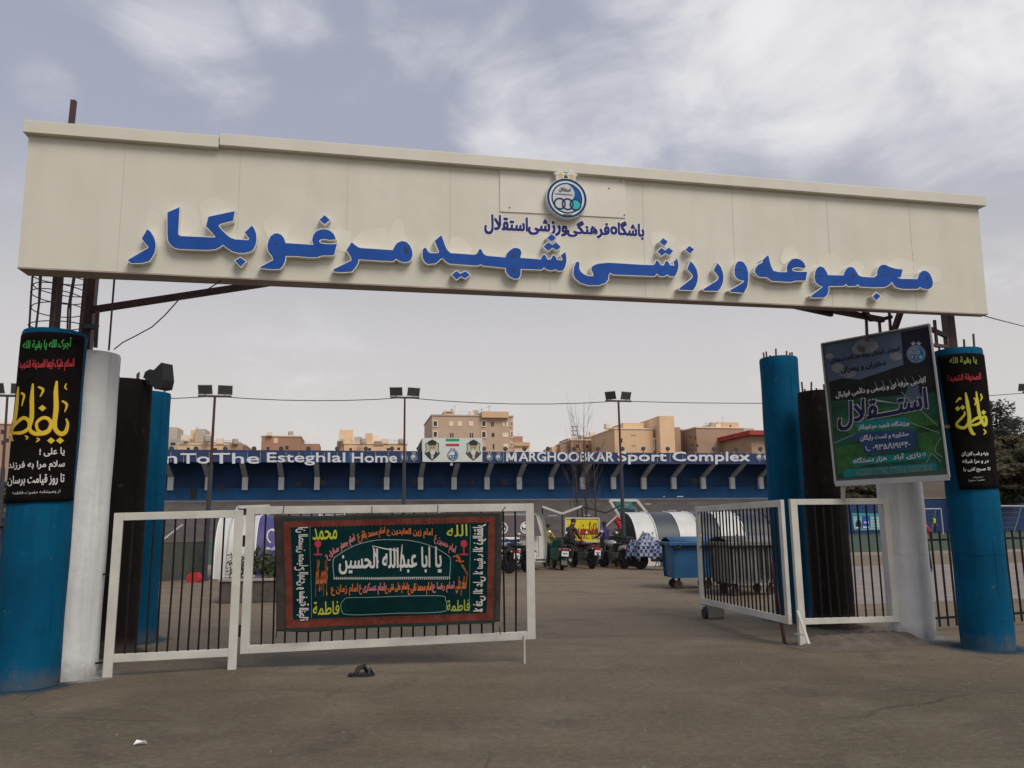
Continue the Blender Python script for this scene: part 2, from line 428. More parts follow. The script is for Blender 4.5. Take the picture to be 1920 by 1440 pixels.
# pitch and its kerb, a paved strip beyond the entrance yard
def sheet(name, pts, m, z):
    b = MB(); b.add([Vector((p.x, p.y, z)) for p in pts], [list(range(len(pts)))]); return tag(b.build(name, m, recalc=False), kind='structure')
C0 = Vector((0, 33, 0))
sheet('turf_pitch', [C0+E1*-45, C0+E1*70, C0+E1*70+E2*52, C0+E1*-45+E2*52], M_turf, .012)
kb = MB(); kb.box(C0+E1*12+E2*-.15+EZ*.06, (115, .2, .12), AX); tag(kb.build('pitch_kerb', M_kerb), kind='structure')
M_pave = mat('pale paving', (.235, .20, .175), .9, .2, 1.5)
q0 = G(1500, 1120); sheet('paved_yard', [Vector((4.9, 15.2, 0)), Vector((30, 20.4, 0)), Vector((34, 31.5, 0)), Vector((7.5, 27, 0))], M_pave, .004)

# hill on the right, behind the pitch
hm = MB(); nx, ny = 40, 24; hv = []
for j in range(ny):
    for i in range(nx):
        x = 30+i*7.0; y = 96+j*8.0
        e = max(0, min(1, (x-34)/95))
        z = (2.2+14*e)*math.sin(min(1, j/9)*math.pi/2)+random.uniform(-.5, .5)*(1 if j else 0)+1.2*math.sin(i*.9)*math.cos(j*.7)
        hv.append((x, y, max(-.3, z) if j else -.3))
hm.add(hv, [(j*nx+i, j*nx+i+1, (j+1)*nx+i+1, (j+1)*nx+i) for j in range(ny-1) for i in range(nx-1)])
M_hill = mat('dry scrub slope', (.10, .067, .040), .95, 0, .35, col2=(.055, .050, .026), bump=.6)
tag(hm.build('hill', M_hill, smooth=True), kind='structure')
hm = MB(); hv = []
for j in range(10):
    for i in range(24):
        x = -150+i*5.5; y = 70+j*8.0
        e = max(0, min(1, (-52-x)/40))
        z = 6.5*e*math.sin(min(1, j/4)*math.pi/2)+random.uniform(-.3, .3)*e
        hv.append((x, y, z if j and e > 0 else -.3))
hm.add(hv, [(j*24+i, j*24+i+1, (j+1)*24+i+1, (j+1)*24+i) for j in range(9) for i in range(23)])
tag(hm.build('hill', mat('olive slope', (.050, .050, .026), .95, .4, .4, bump=.6), smooth=True), kind='structure')

# ================================================================ ENTRANCE SIGN
YA = 7.8
A = P(33, 500, YA)
lo, hi = 7.0, 13.0
for _ in range(50):
    md_ = (lo+hi)/2
    if P(1852, 588, md_).z > A.z: hi = md_
    else: lo = md_
B = P(1852, 588, lo)
# the nearer a point along the ray the closer its height to the eye: pick the depth with equal height
SE = (B-A); SE.z = 0; SLEN = SE.length; SE.normalize(); SN = Vector((SE.y, -SE.x, 0))
SU = (EZ+SN*.03).normalized(); SNN = SE.cross(SU).normalized()*1.0
if SNN.dot(SN) < 0: SNN = -SNN
ztop = HIT(900, 303, A, SNN)
SH = (HIT(57, 246, A, SNN)-A).dot(SU)
sx, sz = A.copy(), SU
M_cream = None
def cream():
    m = mat('cream cladding', (.635, .615, .52), .42, .0, 1.0, col2=(.65, .63, .54)); t = m.node_tree; b = t.nodes['Principled BSDF']
    base = b.inputs['Base Color'].links[0].from_socket
    c = t.nodes.new('ShaderNodeTexCoord')
    # broad streaks of dirt running down
    mp_ = t.nodes.new('ShaderNodeMapping'); mp_.inputs['Scale'].default_value = (1.6, 1.6, .22); t.links.new(c.outputs['Object'], mp_.inputs[0])
    n = t.nodes.new('ShaderNodeTexNoise'); n.inputs['Scale'].default_value = 2.2; n.inputs['Detail'].default_value = 7; t.links.new(mp_.outputs[0], n.inputs['Vector'])
    r = t.nodes.new('ShaderNodeMapRange'); r.inputs[1].default_value = .45; r.inputs[2].default_value = .75; r.inputs[4].default_value = .4; t.links.new(n.outputs[0], r.inputs[0])
    x = t.nodes.new('ShaderNodeMix'); x.data_type = 'RGBA'; t.links.new(r.outputs[0], x.inputs[0]); t.links.new(base, x.inputs[6]); x.inputs[7].default_value = (.53, .48, .39, 1)
    t.links.new(x.outputs[2], b.inputs['Base Color'])
    n3 = t.nodes.new('ShaderNodeTexNoise'); n3.inputs['Scale'].default_value = 1.3; n3.inputs['Detail'].default_value = 2; t.links.new(c.outputs['Object'], n3.inputs['Vector'])
    bp = t.nodes.new('ShaderNodeBump'); bp.inputs['Strength'].default_value = .35; bp.inputs['Distance'].default_value = .06; t.links.new(n3.outputs[0], bp.inputs['Height']); t.links.new(bp.outputs[0], b.inputs['Normal'])
    return m
M_cream = cream()
sign = thing('entrance_sign', 'long cream gantry sign with raised blue lettering spanning the gateway', 'sign', (A+B)/2-EZ*.0)
dl, dr = .26, .10
W0_, W1_ = A, B
bk = lambda p, d: p - SNN*d
body = MB()
tl, tr = A+SU*SH, B+SU*SH
body.add([A, B, tr, tl, bk(A, dl), bk(B, dr), bk(tr, dr), bk(tl, dl)], [(0, 1, 2, 3), (5, 4, 7, 6), (4, 0, 3, 7), (1, 5, 6, 2), (3, 2, 6, 7), (4, 5, 1, 0)])
body.build('panel', M_cream, sign)
# thin bottom trim
tb = MB(); tb.prism([A-SU*.018+SNN*.006, B-SU*.018+SNN*.006, bk(B, dr+.02)-SU*.018, bk(A, dl+.02)-SU*.018], SU*.016)
tb.build('bottom_trim', mat('taupe trim', (.36, .29, .24), .6, .2, 3), sign)
# coping in two lengths
SJ = (HIT(413, 265, A, SNN)-A).dot(SE)
for a0, a1, lift in ((-.03, SJ-.004, 0.0), (SJ+.004, SLEN+.06, .028)):
    c = MB(); ctr = A+SE*((a0+a1)/2)+SU*(SH+.02+lift)+SNN*(-.10)
    c.box(ctr, (a1-a0, .36, .135), (SE, SNN, SU)); c.build('coping', M_cream, sign, bevel=.006)
# panel joints
for i, px in enumerate((217, 440, 647, 843, 1032, 1210, 1380, 1560, 1716)):
    s0 = (HIT(px, 545, A, SNN)-A).dot(SE)
    j = MB(); j.box(A+SE*s0+SU*(SH*.5)+SNN*.0012, (.0035, .0024, SH-.01), (SE, SNN, SU)); j.build('panel_joint', mat('joint shadow gap', (.50, .47, .40), .8), sign)
# backing plate behind the emblem
fS = lambda px, py, h: HIT(px, py, A, SNN)+SNN*h
pl = [fS(x, y, .012) for x, y in ((937, 318), (1172, 335), (1172, 409), (937, 397))]
b = MB(); b.prism(pl, -SNN*.011); plate = b.build('backing_plate', mat('pale plate', (.68, .65, .57), .4, .05, 2), sign)
for x, y in ((955, 390), (1141, 354), (1170, 404), (1163, 341)):
    p = fS(x, y, .0125); sc = MB(); sc.lathe(p, [(.008, 0), (.008, .006)], 8, ax=(SE, SU, SNN)); sc.build('screw', M_dark, plate)

# paler round patches laid on the panel above the letters
M_patch = mat('pale patch', (.675, .647, .552), .45, .03, 3)
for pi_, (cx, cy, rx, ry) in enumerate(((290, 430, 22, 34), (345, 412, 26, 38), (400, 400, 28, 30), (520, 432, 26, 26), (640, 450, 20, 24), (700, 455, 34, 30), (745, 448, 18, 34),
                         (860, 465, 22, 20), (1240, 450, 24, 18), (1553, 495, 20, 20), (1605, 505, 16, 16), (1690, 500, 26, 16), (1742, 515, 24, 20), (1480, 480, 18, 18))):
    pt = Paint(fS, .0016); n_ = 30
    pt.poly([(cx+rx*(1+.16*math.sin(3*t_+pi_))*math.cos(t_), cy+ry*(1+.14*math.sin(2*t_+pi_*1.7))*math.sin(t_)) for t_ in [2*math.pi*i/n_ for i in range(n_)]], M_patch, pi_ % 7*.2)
    pt.build('pale_patch', sign)

# raised letters: outlines in steps of 1/8 photo pixel from a window corner
M_lblue = mat('letter blue', (.016, .078, .345), .4, .14, 3.5, spec=.16)
M_lwhite = mat('letter return white', (.72, .71, .67), .45, .05, 4)
M_lnavy = mat('letter counter navy', (.010, .016, .06), .5)
LET = [
 ((230, 370), [[(75,940),(380,760),(388,745),(340,690),(285,615),(370,475),(420,515),(465,585),(490,660),(497,740),(485,820),(450,890),(400,955),(300,985),(130,990)]], []),
 ((230, 370), [[(670,225),(855,145),(835,555),(870,580),(1380,600),(1392,590),(1250,430),(1285,290),(1685,205),(1660,350),(1460,400),(1440,430),(1500,500),(1560,560),(1620,605),(1690,630),(1880,640),
    (1900,620),(1830,525),(1940,420),(1980,480),(2005,550),(2010,620),(2000,700),(1970,770),(1930,810),(1830,835),(1740,835),(1640,808),(1560,755),(1505,710),(1460,745),(1400,778),(1250,790),(850,775),(780,760),(720,715),(680,650),(670,560)],
   [(1685,950),(1765,900),(1850,960),(1770,1045)]], []),
 ((440, 380), [[(380,965),(575,860),(560,800),(500,730),(490,650),(505,570),(540,500),(590,465),(640,457),(700,480),(740,530),(765,605),(1180,630),(1160,560),(1175,490),(1220,430),(1290,400),(1360,395),(1430,420),(1490,470),(1520,550),
    (1430,560),(1350,545),(1290,550),(1265,580),(1300,610),(1390,620),(1535,620),(1500,770),(1480,790),(1300,795),(1240,820),(1100,820),(960,805),(768,800),(760,870),(730,940),(680,995),(560,1000),(395,985)],
   [(1270,255),(1350,185),(1430,258),(1350,325)]], [[(580,612),(610,602),(650,615),(640,632),(600,632)]]),
 ((610, 380), [[(120,1000),(390,865),(385,820),(350,760),(315,710),(395,590),(440,630),(500,670),(540,680),(1010,710),(1040,650),(1080,600),(1150,572),(1220,590),(1270,640),(1305,720),(1310,790),(1290,850),(1250,885),(1180,895),(1110,875),(1065,840),(1020,878),(850,873),(500,850),(495,900),(460,965),(400,1035),(250,1045),(130,1035)]],
   [[(1175,670),(1205,665),(1240,710),(1240,770),(1210,780),(1180,730)]]),
 ((780, 390), [[(95,690),(100,620),(135,590),(160,610),(180,650),(215,675),(330,675),(345,655),(315,580),(280,490),(380,405),(410,480),(440,570),(470,630),(520,675),(880,700),(920,675),(945,620),(970,610),(990,640),(1010,685),(1060,715),(1340,740),(1355,690),(1400,640),(1460,600),(1520,597),(1565,620),(1585,670),(1565,745),
    (1870,770),(1895,710),(1930,695),(1950,720),(1970,770),(2020,770),(2045,720),(2075,705),(2095,730),(2115,775),(2180,785),(2200,770),(2170,710),(2240,655),(2255,720),(2258,800),(2240,880),(2210,935),(2160,945),(2120,940),(2090,915),(2060,935),(2000,935),(1950,915),(1920,890),(1890,925),(1572,915),
    (1572,995),(1545,1055),(1480,1065),(1400,1025),(1350,955),(1345,900),(1010,865),(970,845),(930,865),(830,860),(500,835),(450,805),(400,755),(380,755),(340,795),(290,832),(180,842),(130,808),(100,750)],
   [(535,1000),(605,940),(665,985),(740,945),(810,1000),(740,1060),(675,1025),(610,1075)]],
   [[(1410,725),(1450,690),(1510,700),(1500,730),(1440,745)], [(1420,905),(1490,915),(1500,950),(1460,955)]]),
 ((960, 400), [[(520,370),(595,305),(665,370),(600,425)], [(470,495),(545,430),(605,470),(660,430),(735,505),(670,555),(610,515),(545,565)]], []),
 ((960, 400), [[(920,880),(930,800),(960,730),(990,720),(1015,745),(1008,820),(1030,870),(1080,915),(1150,940),(1220,940),(1215,895),(1190,850),(1190,810),(1230,775),(1300,752),(1440,740),(1600,748),(1920,768),
    (2110,775),(2140,760),(2160,710),(2185,705),(2210,740),(2230,775),(2275,780),(2300,720),(2320,710),(2345,730),(2370,775),(2420,785),(2435,770),(2420,730),(2475,670),(2495,740),(2498,810),(2480,880),(2445,945),(2370,945),(2330,915),(2290,943),(2220,943),(2175,905),(2140,943),
    (1520,918),(1470,890),(1450,930),(1445,995),(1400,1045),(1300,1080),(1150,1080),(1030,1045),(950,980),(925,930)]], []),
 ((1150, 410), [[(690,350),(745,290),(820,345),(765,410)], [(660,490),(720,435),(775,475),(830,430),(900,485),(845,550),(780,515),(725,560)]], []),
 ((1150, 410), [[(980,1050),(1180,890),(1190,850),(1150,800),(1105,755),(1155,635),(1210,690),(1250,760),(1270,850),(1265,930),(1240,1010),(1195,1075),(1000,1068)], [(1080,465),(1140,405),(1215,460),(1155,525)]], []),
 ((1150, 410), [[(1345,1060),(1560,920),(1580,880),(1550,830),(1500,775),(1560,660),(1610,720),(1640,790),(1655,870),(1645,960),(1610,1040),(1570,1085),(1370,1082)]], []),
 ((1340, 420), [[(220,1000),(430,870),(440,850),(390,845),(330,815),(300,760),(295,680),(310,610),(340,565),(390,553),(440,580),(480,640),(505,730),(505,840),(490,940),(440,1035),(250,1020)]], [[(340,685),(390,680),(410,695),(360,698)]]),
 ((1340, 420), [[(600,720),(610,660),(650,610),(720,575),(715,540),(805,460),(830,570),(850,640),(880,700),(960,720),(1085,720),(1080,640),(1105,580),(1160,525),(1230,515),(1290,535),(1340,580),(1365,640),(1350,665),(1260,650),(1190,655),(1160,680),(1180,705),(1260,715),(1390,715),(1365,850),(1220,850),(1150,870),(860,855),(800,812),(770,795),(740,800),(680,795),(630,765)]],
   [[(685,650),(730,630),(735,675)]]),
 ((1340, 420), [[(1440,1080),(1620,940),(1570,925),(1510,870),(1495,790),(1510,700),(1545,650),(1590,635),(1640,655),(1680,720),(1700,765),(1930,770),(1950,710),(1990,655),(2040,640),(2090,660),(2130,720),(2160,770),(2210,790),(2380,800),(2435,770),(2435,710),(2460,650),(2500,610),(2560,610),(2630,645),(2720,670),(2820,680),(2795,795),(2730,800),(2790,820),(3040,825),(3055,780),(3070,740),(3120,700),(3170,700),(3220,735),(3255,800),(3275,870),(3270,930),(3240,965),(3200,980),(3120,970),(3080,945),(3050,975),(2820,975),(2720,950),(2670,895),(2660,870),(2610,920),(2550,948),(2370,950),(2180,940),(2150,905),(2120,932),(2000,932),(1970,900),(1940,930),(1710,932),(1710,995),(1690,1065),(1640,1105),(1460,1105)],
   [(2370,1085),(2425,1030),(2490,1080),(2425,1150)]],
   [[(2060,730),(2110,770),(2090,820),(2055,780)], [(3160,780),(3200,800),(3210,850),(3170,840)], [(1550,780),(1590,762),(1620,785),(1580,790)], [(2475,760),(2540,748),(2600,768),(2540,775)]]),
]
LD = .085
def grow(poly, d):
    n = len(poly); a = sum(poly[i][0]*poly[(i+1) % n][1]-poly[(i+1) % n][0]*poly[i][1] for i in range(n)); sg = 1 if a > 0 else -1
    o = []
    for i in range(n):
        p, q, r_ = Vector(poly[i-1]), Vector(poly[i]), Vector(poly[(i+1) % n])
        e1 = (q-p).normalized(); e2 = (r_-q).normalized()
        n1 = Vector((e1.y, -e1.x))*sg; n2 = Vector((e2.y, -e2.x))*sg
        k = n1+n2
        if k.length < .3: k = n1
        else: k = k/max(.5, k.length_squared/2)
        o.append((q.x+k.x*d, q.y+k.y*d))
    return o
for (ox, oy), outs, holes in LET:
    wb, bb = MB(), MB()
    for pl in outs:
        pp = [(ox+a/8, oy+c/8) for a, c in pl]
        f = lambda q, h: HIT(q[0], q[1], A+SNN*LD, SNN)+SNN*h
        wb.prism([f(q, 0) for q in grow(pp, 1.25)], -SNN*(LD+.004))
        bb.prism([f(q, .003) for q in grow(pp, -.35)], -SNN*.006)
    lo_ = wb.build('raised_letter', M_lwhite, sign)
    bb.build('blue_face', M_lblue, lo_)
    if holes:
        hp = Paint(lambda x, y, h: HIT(x, y, A+SNN*LD, SNN)+SNN*(.003+h), .001)
        for hl in holes: hp.poly([(ox+a/8, oy+c/8) for a, c in hl], M_lnavy)
        hp.build('counter', lo_)
# second line, flat cut letters with a white edge
M_sub = mat('subtitle blue', (.022, .022, .17), .5, .1, 4, spec=.2); M_wsh = mat('white edging', (.74, .735, .70), .5)
SUBT = (('باشگاه', (1120, 408, 1206, 452)), ('فرهنگی', (1030, 410, 1117, 447)), ('ورزشی', (985, 412, 1038, 442)), ('استقلال', (908, 400, 990, 436)))
sq = [((1117, 417), (1207, 425), (1207, 449), (1117, 439)), ((1063, 414), (1140, 417), (1140, 445), (1063, 438)), ((989, 410), (1062, 414), (1062, 439), (989, 434)), ((908, 401), (990, 409), (990, 439), (908, 439))]
sq = [((1145, 414), (1207, 418), (1207, 449), (1145, 444)), ((1064, 415), (1142, 416), (1142, 447), (1064, 443)), ((991, 411), (1063, 414), (1063, 443), (991, 439)), ((909, 402), (989, 409), (989, 441), (909, 438))]
for bold, mt, lay, nm in ((2.8, M_wsh, 0, 'subtitle_edging'), (1.1, M_sub, 2, 'subtitle_lettering')):
    pt = Paint(fS, .0009, eps=.00008)
    for (t, _), q in zip(SUBT, sq): pt.text(t, 0, 0, 0, 0, mt, lay, True, bold, q)
    pt.build(nm, sign)

# club emblem
EM = dict(navy=mat('emblem navy', (.012, .045, .13), .35, spec=.15), white=mat('emblem white', (.66, .71, .74), .35, spec=.15), pale=mat('emblem grey', (.58, .61, .61), .4, spec=.15), blue=mat('emblem blue', (.010, .095, .36), .35, spec=.15), teal=mat('emblem teal', (.05, .46, .50), .35, spec=.15), gold=mat('emblem gold', (.62, .45, .10), .4), ink=mat('emblem ink', (.10, .10, .11), .5))
def emblem(pt, cx, cy, rx, ry, stars=True, lay=0, c=EM, text=True):
    X = lambda a: cx+a*rx
    Y = lambda a: cy+a*ry
    pt.disc(cx, cy, rx, c['white'], lay, ry)
    pt.ring(cx, cy, rx*.98, rx*.11, c['navy'], lay+1, ry*.98)
    pt.disc(cx, cy, rx*.77, c['navy'], lay+1, ry*.77)
    pt.disc(cx, cy, rx*.70, c['pale'], lay+2, ry*.70)
    arc = [(X(.70*math.cos(R(t))), Y(.70*math.sin(R(t)))) for t in range(-84, 25, 9)]
    inner = [(X(x_), Y(y_)) for x_, y_ in ((.45, .18), (.20, .14), (.30, .02), (.38, -.16), (.38, -.34), (.30, -.50), (.19, -.62))]
    pt.poly(arc+inner, c['blue'], lay+3)
    pt.disc(X(.42), Y(.30), rx*.26, c['teal'], lay+4, ry*.26)
    for k in (-.36, .03, .42): pt.ring(X(k), Y(.30), rx*.30, rx*.075, c['navy'], lay+5, ry*.30, n=24)
    if text:
        pt.text('استقلال', X(-.38), Y(-.52), X(.18), Y(-.30), c['ink'], lay+4, True, rx*.01)
        pt.rect(X(-.58), Y(-.20), X(.28), Y(-.15), c['ink'], lay+4)
        pt.rect(X(-.20), Y(.80), X(.32), Y(.86), c['ink'], lay+4)
    if stars:
        for k in (-.30, .26):
            pt.star(X(k), Y(-1.12), rx*.30, c['white'], lay); pt.star(X(k), Y(-1.12), rx*.19, c['gold'], lay+1)
eo = fS(1059, 377, 0)
ed = .09
er = (fS(1097, 378, ed)-fS(1021, 376, ed)).length/2
b = MB(); b.lathe(eo, [(er, .0), (er, ed-.004), (er*.985, ed)], 48, ax=(SE, SU, SNN))
emb = b.build('emblem_disc', mat('emblem return', (.60, .62, .62), .3), sign, smooth=True)
for k in (-.31, .25):
    st = MB(); c_ = eo+SE*(er*k)+SU*(er*1.12)
    st.prism([c_+SNN*ed+SE*(er*.32*(1 if i % 2 == 0 else .6)*math.sin(math.pi*i/5))+SU*(er*.32*(1 if i % 2 == 0 else .6)*math.cos(math.pi*i/5)) for i in range(10)], -SNN*ed)
    st.build('emblem_star', M_lwhite, sign)
pt = Paint(plane_fn(eo+SNN*(ed+.001), SE, SU, SNN), .0012)
emblem(pt, 0, 0, er*.985, er*.985)
pt.build('emblem_print', emb)

# steel frame that carries the sign
def spost(nm, a, b_, wd, m=M_red_ox, par=sign, hd=None):
    q = MB(); q.bar(a, b_, wd, hd, up=SN); return q.build(nm, m, par)
zb = A.z
COLS = {}

# ================================================================ CONCRETE COLUMNS
M_cblue = mat('sky blue column paint', (.0005, .074, .155), .75, .22, 1.3, bump=.25, spec=.10)
M_cwhite = mat('white column paint', (.60, .605, .60), .6, .10, 1.6, bump=.35)
M_cblack = mat('black column paint', (.013, .009, .009), .8, .3, 1.5, bump=.3, spec=.12)
M_dirt = mat('splashed dirt', (.10, .085, .07), .95, .3, 6)
def weather(m):
    t = m.node_tree; b = t.nodes['Principled BSDF']; src = b.inputs['Base Color'].links[0].from_socket
    c = t.nodes.new('ShaderNodeTexCoord')
    def nz_(sc, det, vs, ro=.65):
        mp_ = t.nodes.new('ShaderNodeMapping'); mp_.inputs['Scale'].default_value = vs; t.links.new(c.outputs['Object'], mp_.inputs[0])
        n = t.nodes.new('ShaderNodeTexNoise'); n.inputs['Scale'].default_value = sc; n.inputs['Detail'].default_value = det; n.inputs['Roughness'].default_value = ro; t.links.new(mp_.outputs[0], n.inputs['Vector']); return n.outputs[0]
    def rg(s_, a, b_, lo=0., hi=1.):
        r = t.nodes.new('ShaderNodeMapRange'); r.inputs[1].default_value = a; r.inputs[2].default_value = b_; r.inputs[3].default_value = lo; r.inputs[4].default_value = hi; t.links.new(s_, r.inputs[0]); return r.outputs[0]
    def mx(f, a, b_, mode='MIX'):
        x = t.nodes.new('ShaderNodeMix'); x.data_type = 'RGBA'; x.blend_type = mode; t.links.new(f, x.inputs[0]); t.links.new(a, x.inputs[6])
        x.inputs[7].default_value = (*b_, 1); return x.outputs[2]
    col = mx(rg(nz_(3.2, 6, (2.2, 2.2, .18)), .50, .72, 0, .45), src, (.55, .55, .55), 'MULTIPLY')
    col = mx(rg(nz_(9, 4, (1, 1, .6)), .64, .76, 0, .16), col, (.30, .29, .27))
    sp_ = t.nodes.new('ShaderNodeSeparateXYZ'); t.links.new(c.outputs['Object'], sp_.inputs[0])
    ad = t.nodes.new('ShaderNodeMath'); ad.operation = 'MULTIPLY_ADD'; ad.inputs[1].default_value = -.55; t.links.new(nz_(5, 5, (1, 1, 1)), ad.inputs[0]); t.links.new(sp_.outputs[2], ad.inputs[2])
    col = mx(rg(ad.outputs[0], -.05, -.30, 0, .55), col, (.115, .095, .075))
    col = mx(rg(nz_(21, 3, (1, 1, 1.4)), .715, .74, 0, .6), col, (.24, .225, .20))
    t.links.new(col, b.inputs['Base Color'])
for m_ in (M_cblue, M_cwhite, M_cblack): weather(m_)
def splash(nm, col):
    m = bpy.data.materials.new(nm); m.use_nodes = True; t = m.node_tree; b = t.nodes['Principled BSDF']; b.inputs['Base Color'].default_value = (*col, 1); b.inputs['Roughness'].default_value = .95; b.inputs['Specular IOR Level'].default_value = .1
    c = t.nodes.new('ShaderNodeTexCoord'); ln = t.nodes.new('ShaderNodeVectorMath'); ln.operation = 'LENGTH'; t.links.new(c.outputs['Object'], ln.inputs[0])
    n = t.nodes.new('ShaderNodeTexNoise'); n.inputs['Scale'].default_value = 9; n.inputs['Detail'].default_value = 6; t.links.new(c.outputs['Object'], n.inputs['Vector'])
    a = t.nodes.new('ShaderNodeMath'); a.operation = 'MULTIPLY_ADD'; a.inputs[1].default_value = -.45; t.links.new(n.outputs[0], a.inputs[0]); t.links.new(ln.outputs['Value'], a.inputs[2])
    r = t.nodes.new('ShaderNodeMapRange'); r.inputs[1].default_value = .34; r.inputs[2].default_value = .08; r.inputs[3].default_value = 0; r.inputs[4].default_value = .75; t.links.new(a.outputs[0], r.inputs[0]); t.links.new(r.outputs[0], b.inputs['Alpha'])
    return m
M_spl = {M_cblue: splash('blue overspray', (.004, .06, .11)), M_cwhite: splash('white overspray', (.33, .32, .30)), M_cblack: splash('black overspray', (.03, .026, .024))}
def column(cx, cy, dia, top, m, label, rebars=6, rl=.14, group='cylindrical concrete columns beside the gateway', chip=False):
    t = thing('concrete_column', label, 'column', (cx, cy, 0), group)
    b = MB(); r_ = dia/2
    hs = [0, .02, .08]+[top*k/24 for k in range(1, 24)]+[top-.03, top]
    prof = [(r_*(1+.012*math.sin(h*5+cx)), h) for h in hs]; prof[-1] = (r_*.97, top)
    b.lathe((cx, cy, 0), prof, 56)
    b.build('shaft', m, t, smooth=True)
    q = MB(); q.add([(cx+(r_+.32)*math.cos(i*math.pi/16), cy+(r_+.32)*math.sin(i*math.pi/16), .006) for i in range(32)], [list(range(32))]); q.build('paint_splash', M_spl[m], t, recalc=False)
    th_ = math.atan2(-cy, -cx)
    for hz in (top*.31, top*.66):
        q = MB(); q.tube([(cx+r_*1.0015*math.cos(i*math.pi/20), cy+r_*1.0015*math.sin(i*math.pi/20), hz+.012*math.sin(i*.9+cx)+.02*math.sin(i*math.pi/20)) for i in range(41)], .0028, 4, caps=False); q.build('pour_joint', m, t)
    for da in (.62, -.9):
        q = MB(); a_ = th_+da; q.bar((cx+r_*1.001*math.cos(a_), cy+r_*1.001*math.sin(a_), .02), (cx+r_*1.001*math.cos(a_), cy+r_*1.001*math.sin(a_), top-.04), .006, .004, up=Vector((math.cos(a_), math.sin(a_), 0))); q.build('form_seam', m, t)
    if rebars:
        for k in range(rebars):
            a = 2*math.pi*(k+.4)/rebars; q = r_*.74
            p = Vector((cx+q*math.cos(a), cy+q*math.sin(a), top-.02)); rb = MB()
            rb.tube([p, p+Vector((random.uniform(-.01, .01), random.uniform(-.01, .01), rl*random.uniform(.7, 1.4)))], .014, 6)
            rb.build('rebar', M_rust, t)
    return t
def ztop_(px, py, Y): return P(px, py, Y).z
cl = (-5.02, 8.58); cr = (5.86, 10.32)
CLZ = ztop_(105, 616, 8.35); CRZ = ztop_(1790, 652, 10.1)
colFL = column(*cl, .63, CLZ, M_cblue, 'blue column in the left foreground with a wire cage on top', 0)
colFR = column(*cr, .60, CRZ, M_cblue, 'blue column at the far right carrying a dark banner', 4, .16)
wl = (-4.78, 8.98); column(*wl, .54, ztop_(190, 658, 8.8), M_cwhite, 'white column between the blue and black columns on the left', 1, .1)
wr = (5.36, 11.2); column(*wr, .58, ztop_(1700, 690, 11.0), M_cwhite, 'white column under the tilted advertising board on the right', 5)
bl_ = P(230, 975, 10.6); column(bl_.x-.06, 10.6, .62, ztop_(245, 710, 10.4), M_cblack, 'black column behind the white one on the left', 6)
br_ = P(1548, 975, 12.5); column(br_.x+.02, 12.5, .60, ztop_(1530, 732, 12.3), M_cblack, 'black column behind the advertising board on the right', 7)
b2 = P(272, 975, 11.7); column(b2.x-.06, 11.7, .60, ztop_(302, 733, 11.5), M_cblue, 'blue column standing last in the left row behind the fence', 3)
b3 = P(1477, 932, 13.3); column(b3.x, 13.3, .62, ztop_(1456, 668, 13.1), M_cblue, 'tall blue column at the inner end of the right row', 8, .12)

# cage of reinforcement on the left front column
cx, cy = cl
cage = MB
for k in range(9):
    a = 2*math.pi*(k+.3)/9; q = .25
    p = Vector((cx+q*math.cos(a), cy+q*math.sin(a), CLZ-.02)); rb = MB()
    rb.tube([p, p+Vector((.02*math.sin(k*2.1), .015*math.cos(k), .36)), p+Vector((.03*math.sin(k), 0, A.z+.45-CLZ))], .011, 6); rb.build('rebar', M_rust, colFL)
for h, dx in ((.09, 0), (.27, .012), (.42, -.01), (.50, .012), (.62, 0), (.71, .01)):
    rb = MB(); n = 26
    rb.tube([Vector((cx+.265*math.cos(2*math.pi*i/n)+dx, cy+.265*math.sin(2*math.pi*i/n), CLZ+h+.02*math.sin(2*math.pi*i/n+h*9))) for i in range(n+1)], .006, 5, caps=False); rb.build('hoop', M_rust, colFL)

# sign posts standing on the columns
def pz(px, py, Y, z): p = P(px, py, Y); return Vector((p.x, p.y, z))
p1 = P(103, 605, 8.5); spost('post', (p1.x, p1.y, CLZ-.01), (p1.x-.02, p1.y, A.z+SH*.8), .085)
p2 = P(163, 605, 8.97); spost('post', (p2.x, p2.y, 3.42), (p2.x+.02, p2.y, A.z+SH*.8), .13)
p3 = P(1782, 640, 10.45); spost('post', (p3.x, p3.y, CRZ-.01), (p3.x-.01, p3.y, B.z+SH*.8), .115)
sp = P(134, 224, 8.1); spost('spike', (sp.x, sp.y, A.z+SH-.1), (sp.x+.008, sp.y, P(134, 189, 8.1).z), .052)
spost('brace', P(172, 581, 8.9), P(560, 522, 9.35), .07)
spost('brace', P(1440, 564, 9.75), P(1560, 590, 10.1), .05)
spost('brace', P(1535, 577, 10.0), P(1656, 600, 10.3), .065)
spost('brace', P(1612, 572, 10.0), P(1634, 600, 10.25), .05)
spost('brace', P(1692, 575, 10.05), P(1672, 632, 10.35), .06)
spost('bracket', P(1745, 617, 10.2), P(1778, 632, 10.42), .05)
spost('bracket', P(1752, 600, 10.2), P(1757, 652, 10.25), .03)
spost('bracket', P(1648, 600, 10.28), P(1672, 594, 10.3), .045)
for a, b_ in (((1624, 592), (1626, 640)), ((1648, 594), (1651, 632)), ((1667, 580), (1670, 625))): spost('hanger', P(*a, 10.28), P(*b_, 10.3), .028)
spost('stub', P(183, 583, 8.62), P(179, 652, 8.68), .035)
spost('bracket', P(160, 613, 8.9), P(181, 613, 8.65), .05, M_cblue)
# thin rod rising from the white column
rd = thing('steel_rod', 'thin rusty rod rising from the white column to the cream sign', 'rod', P(206, 655, 8.8))
q = MB(); q.tube([P(204, 657, 8.85), P(210, 580, 8.7), P(215, 515, 8.45)], .011, 6); q.build('rod', M_rust, rd)

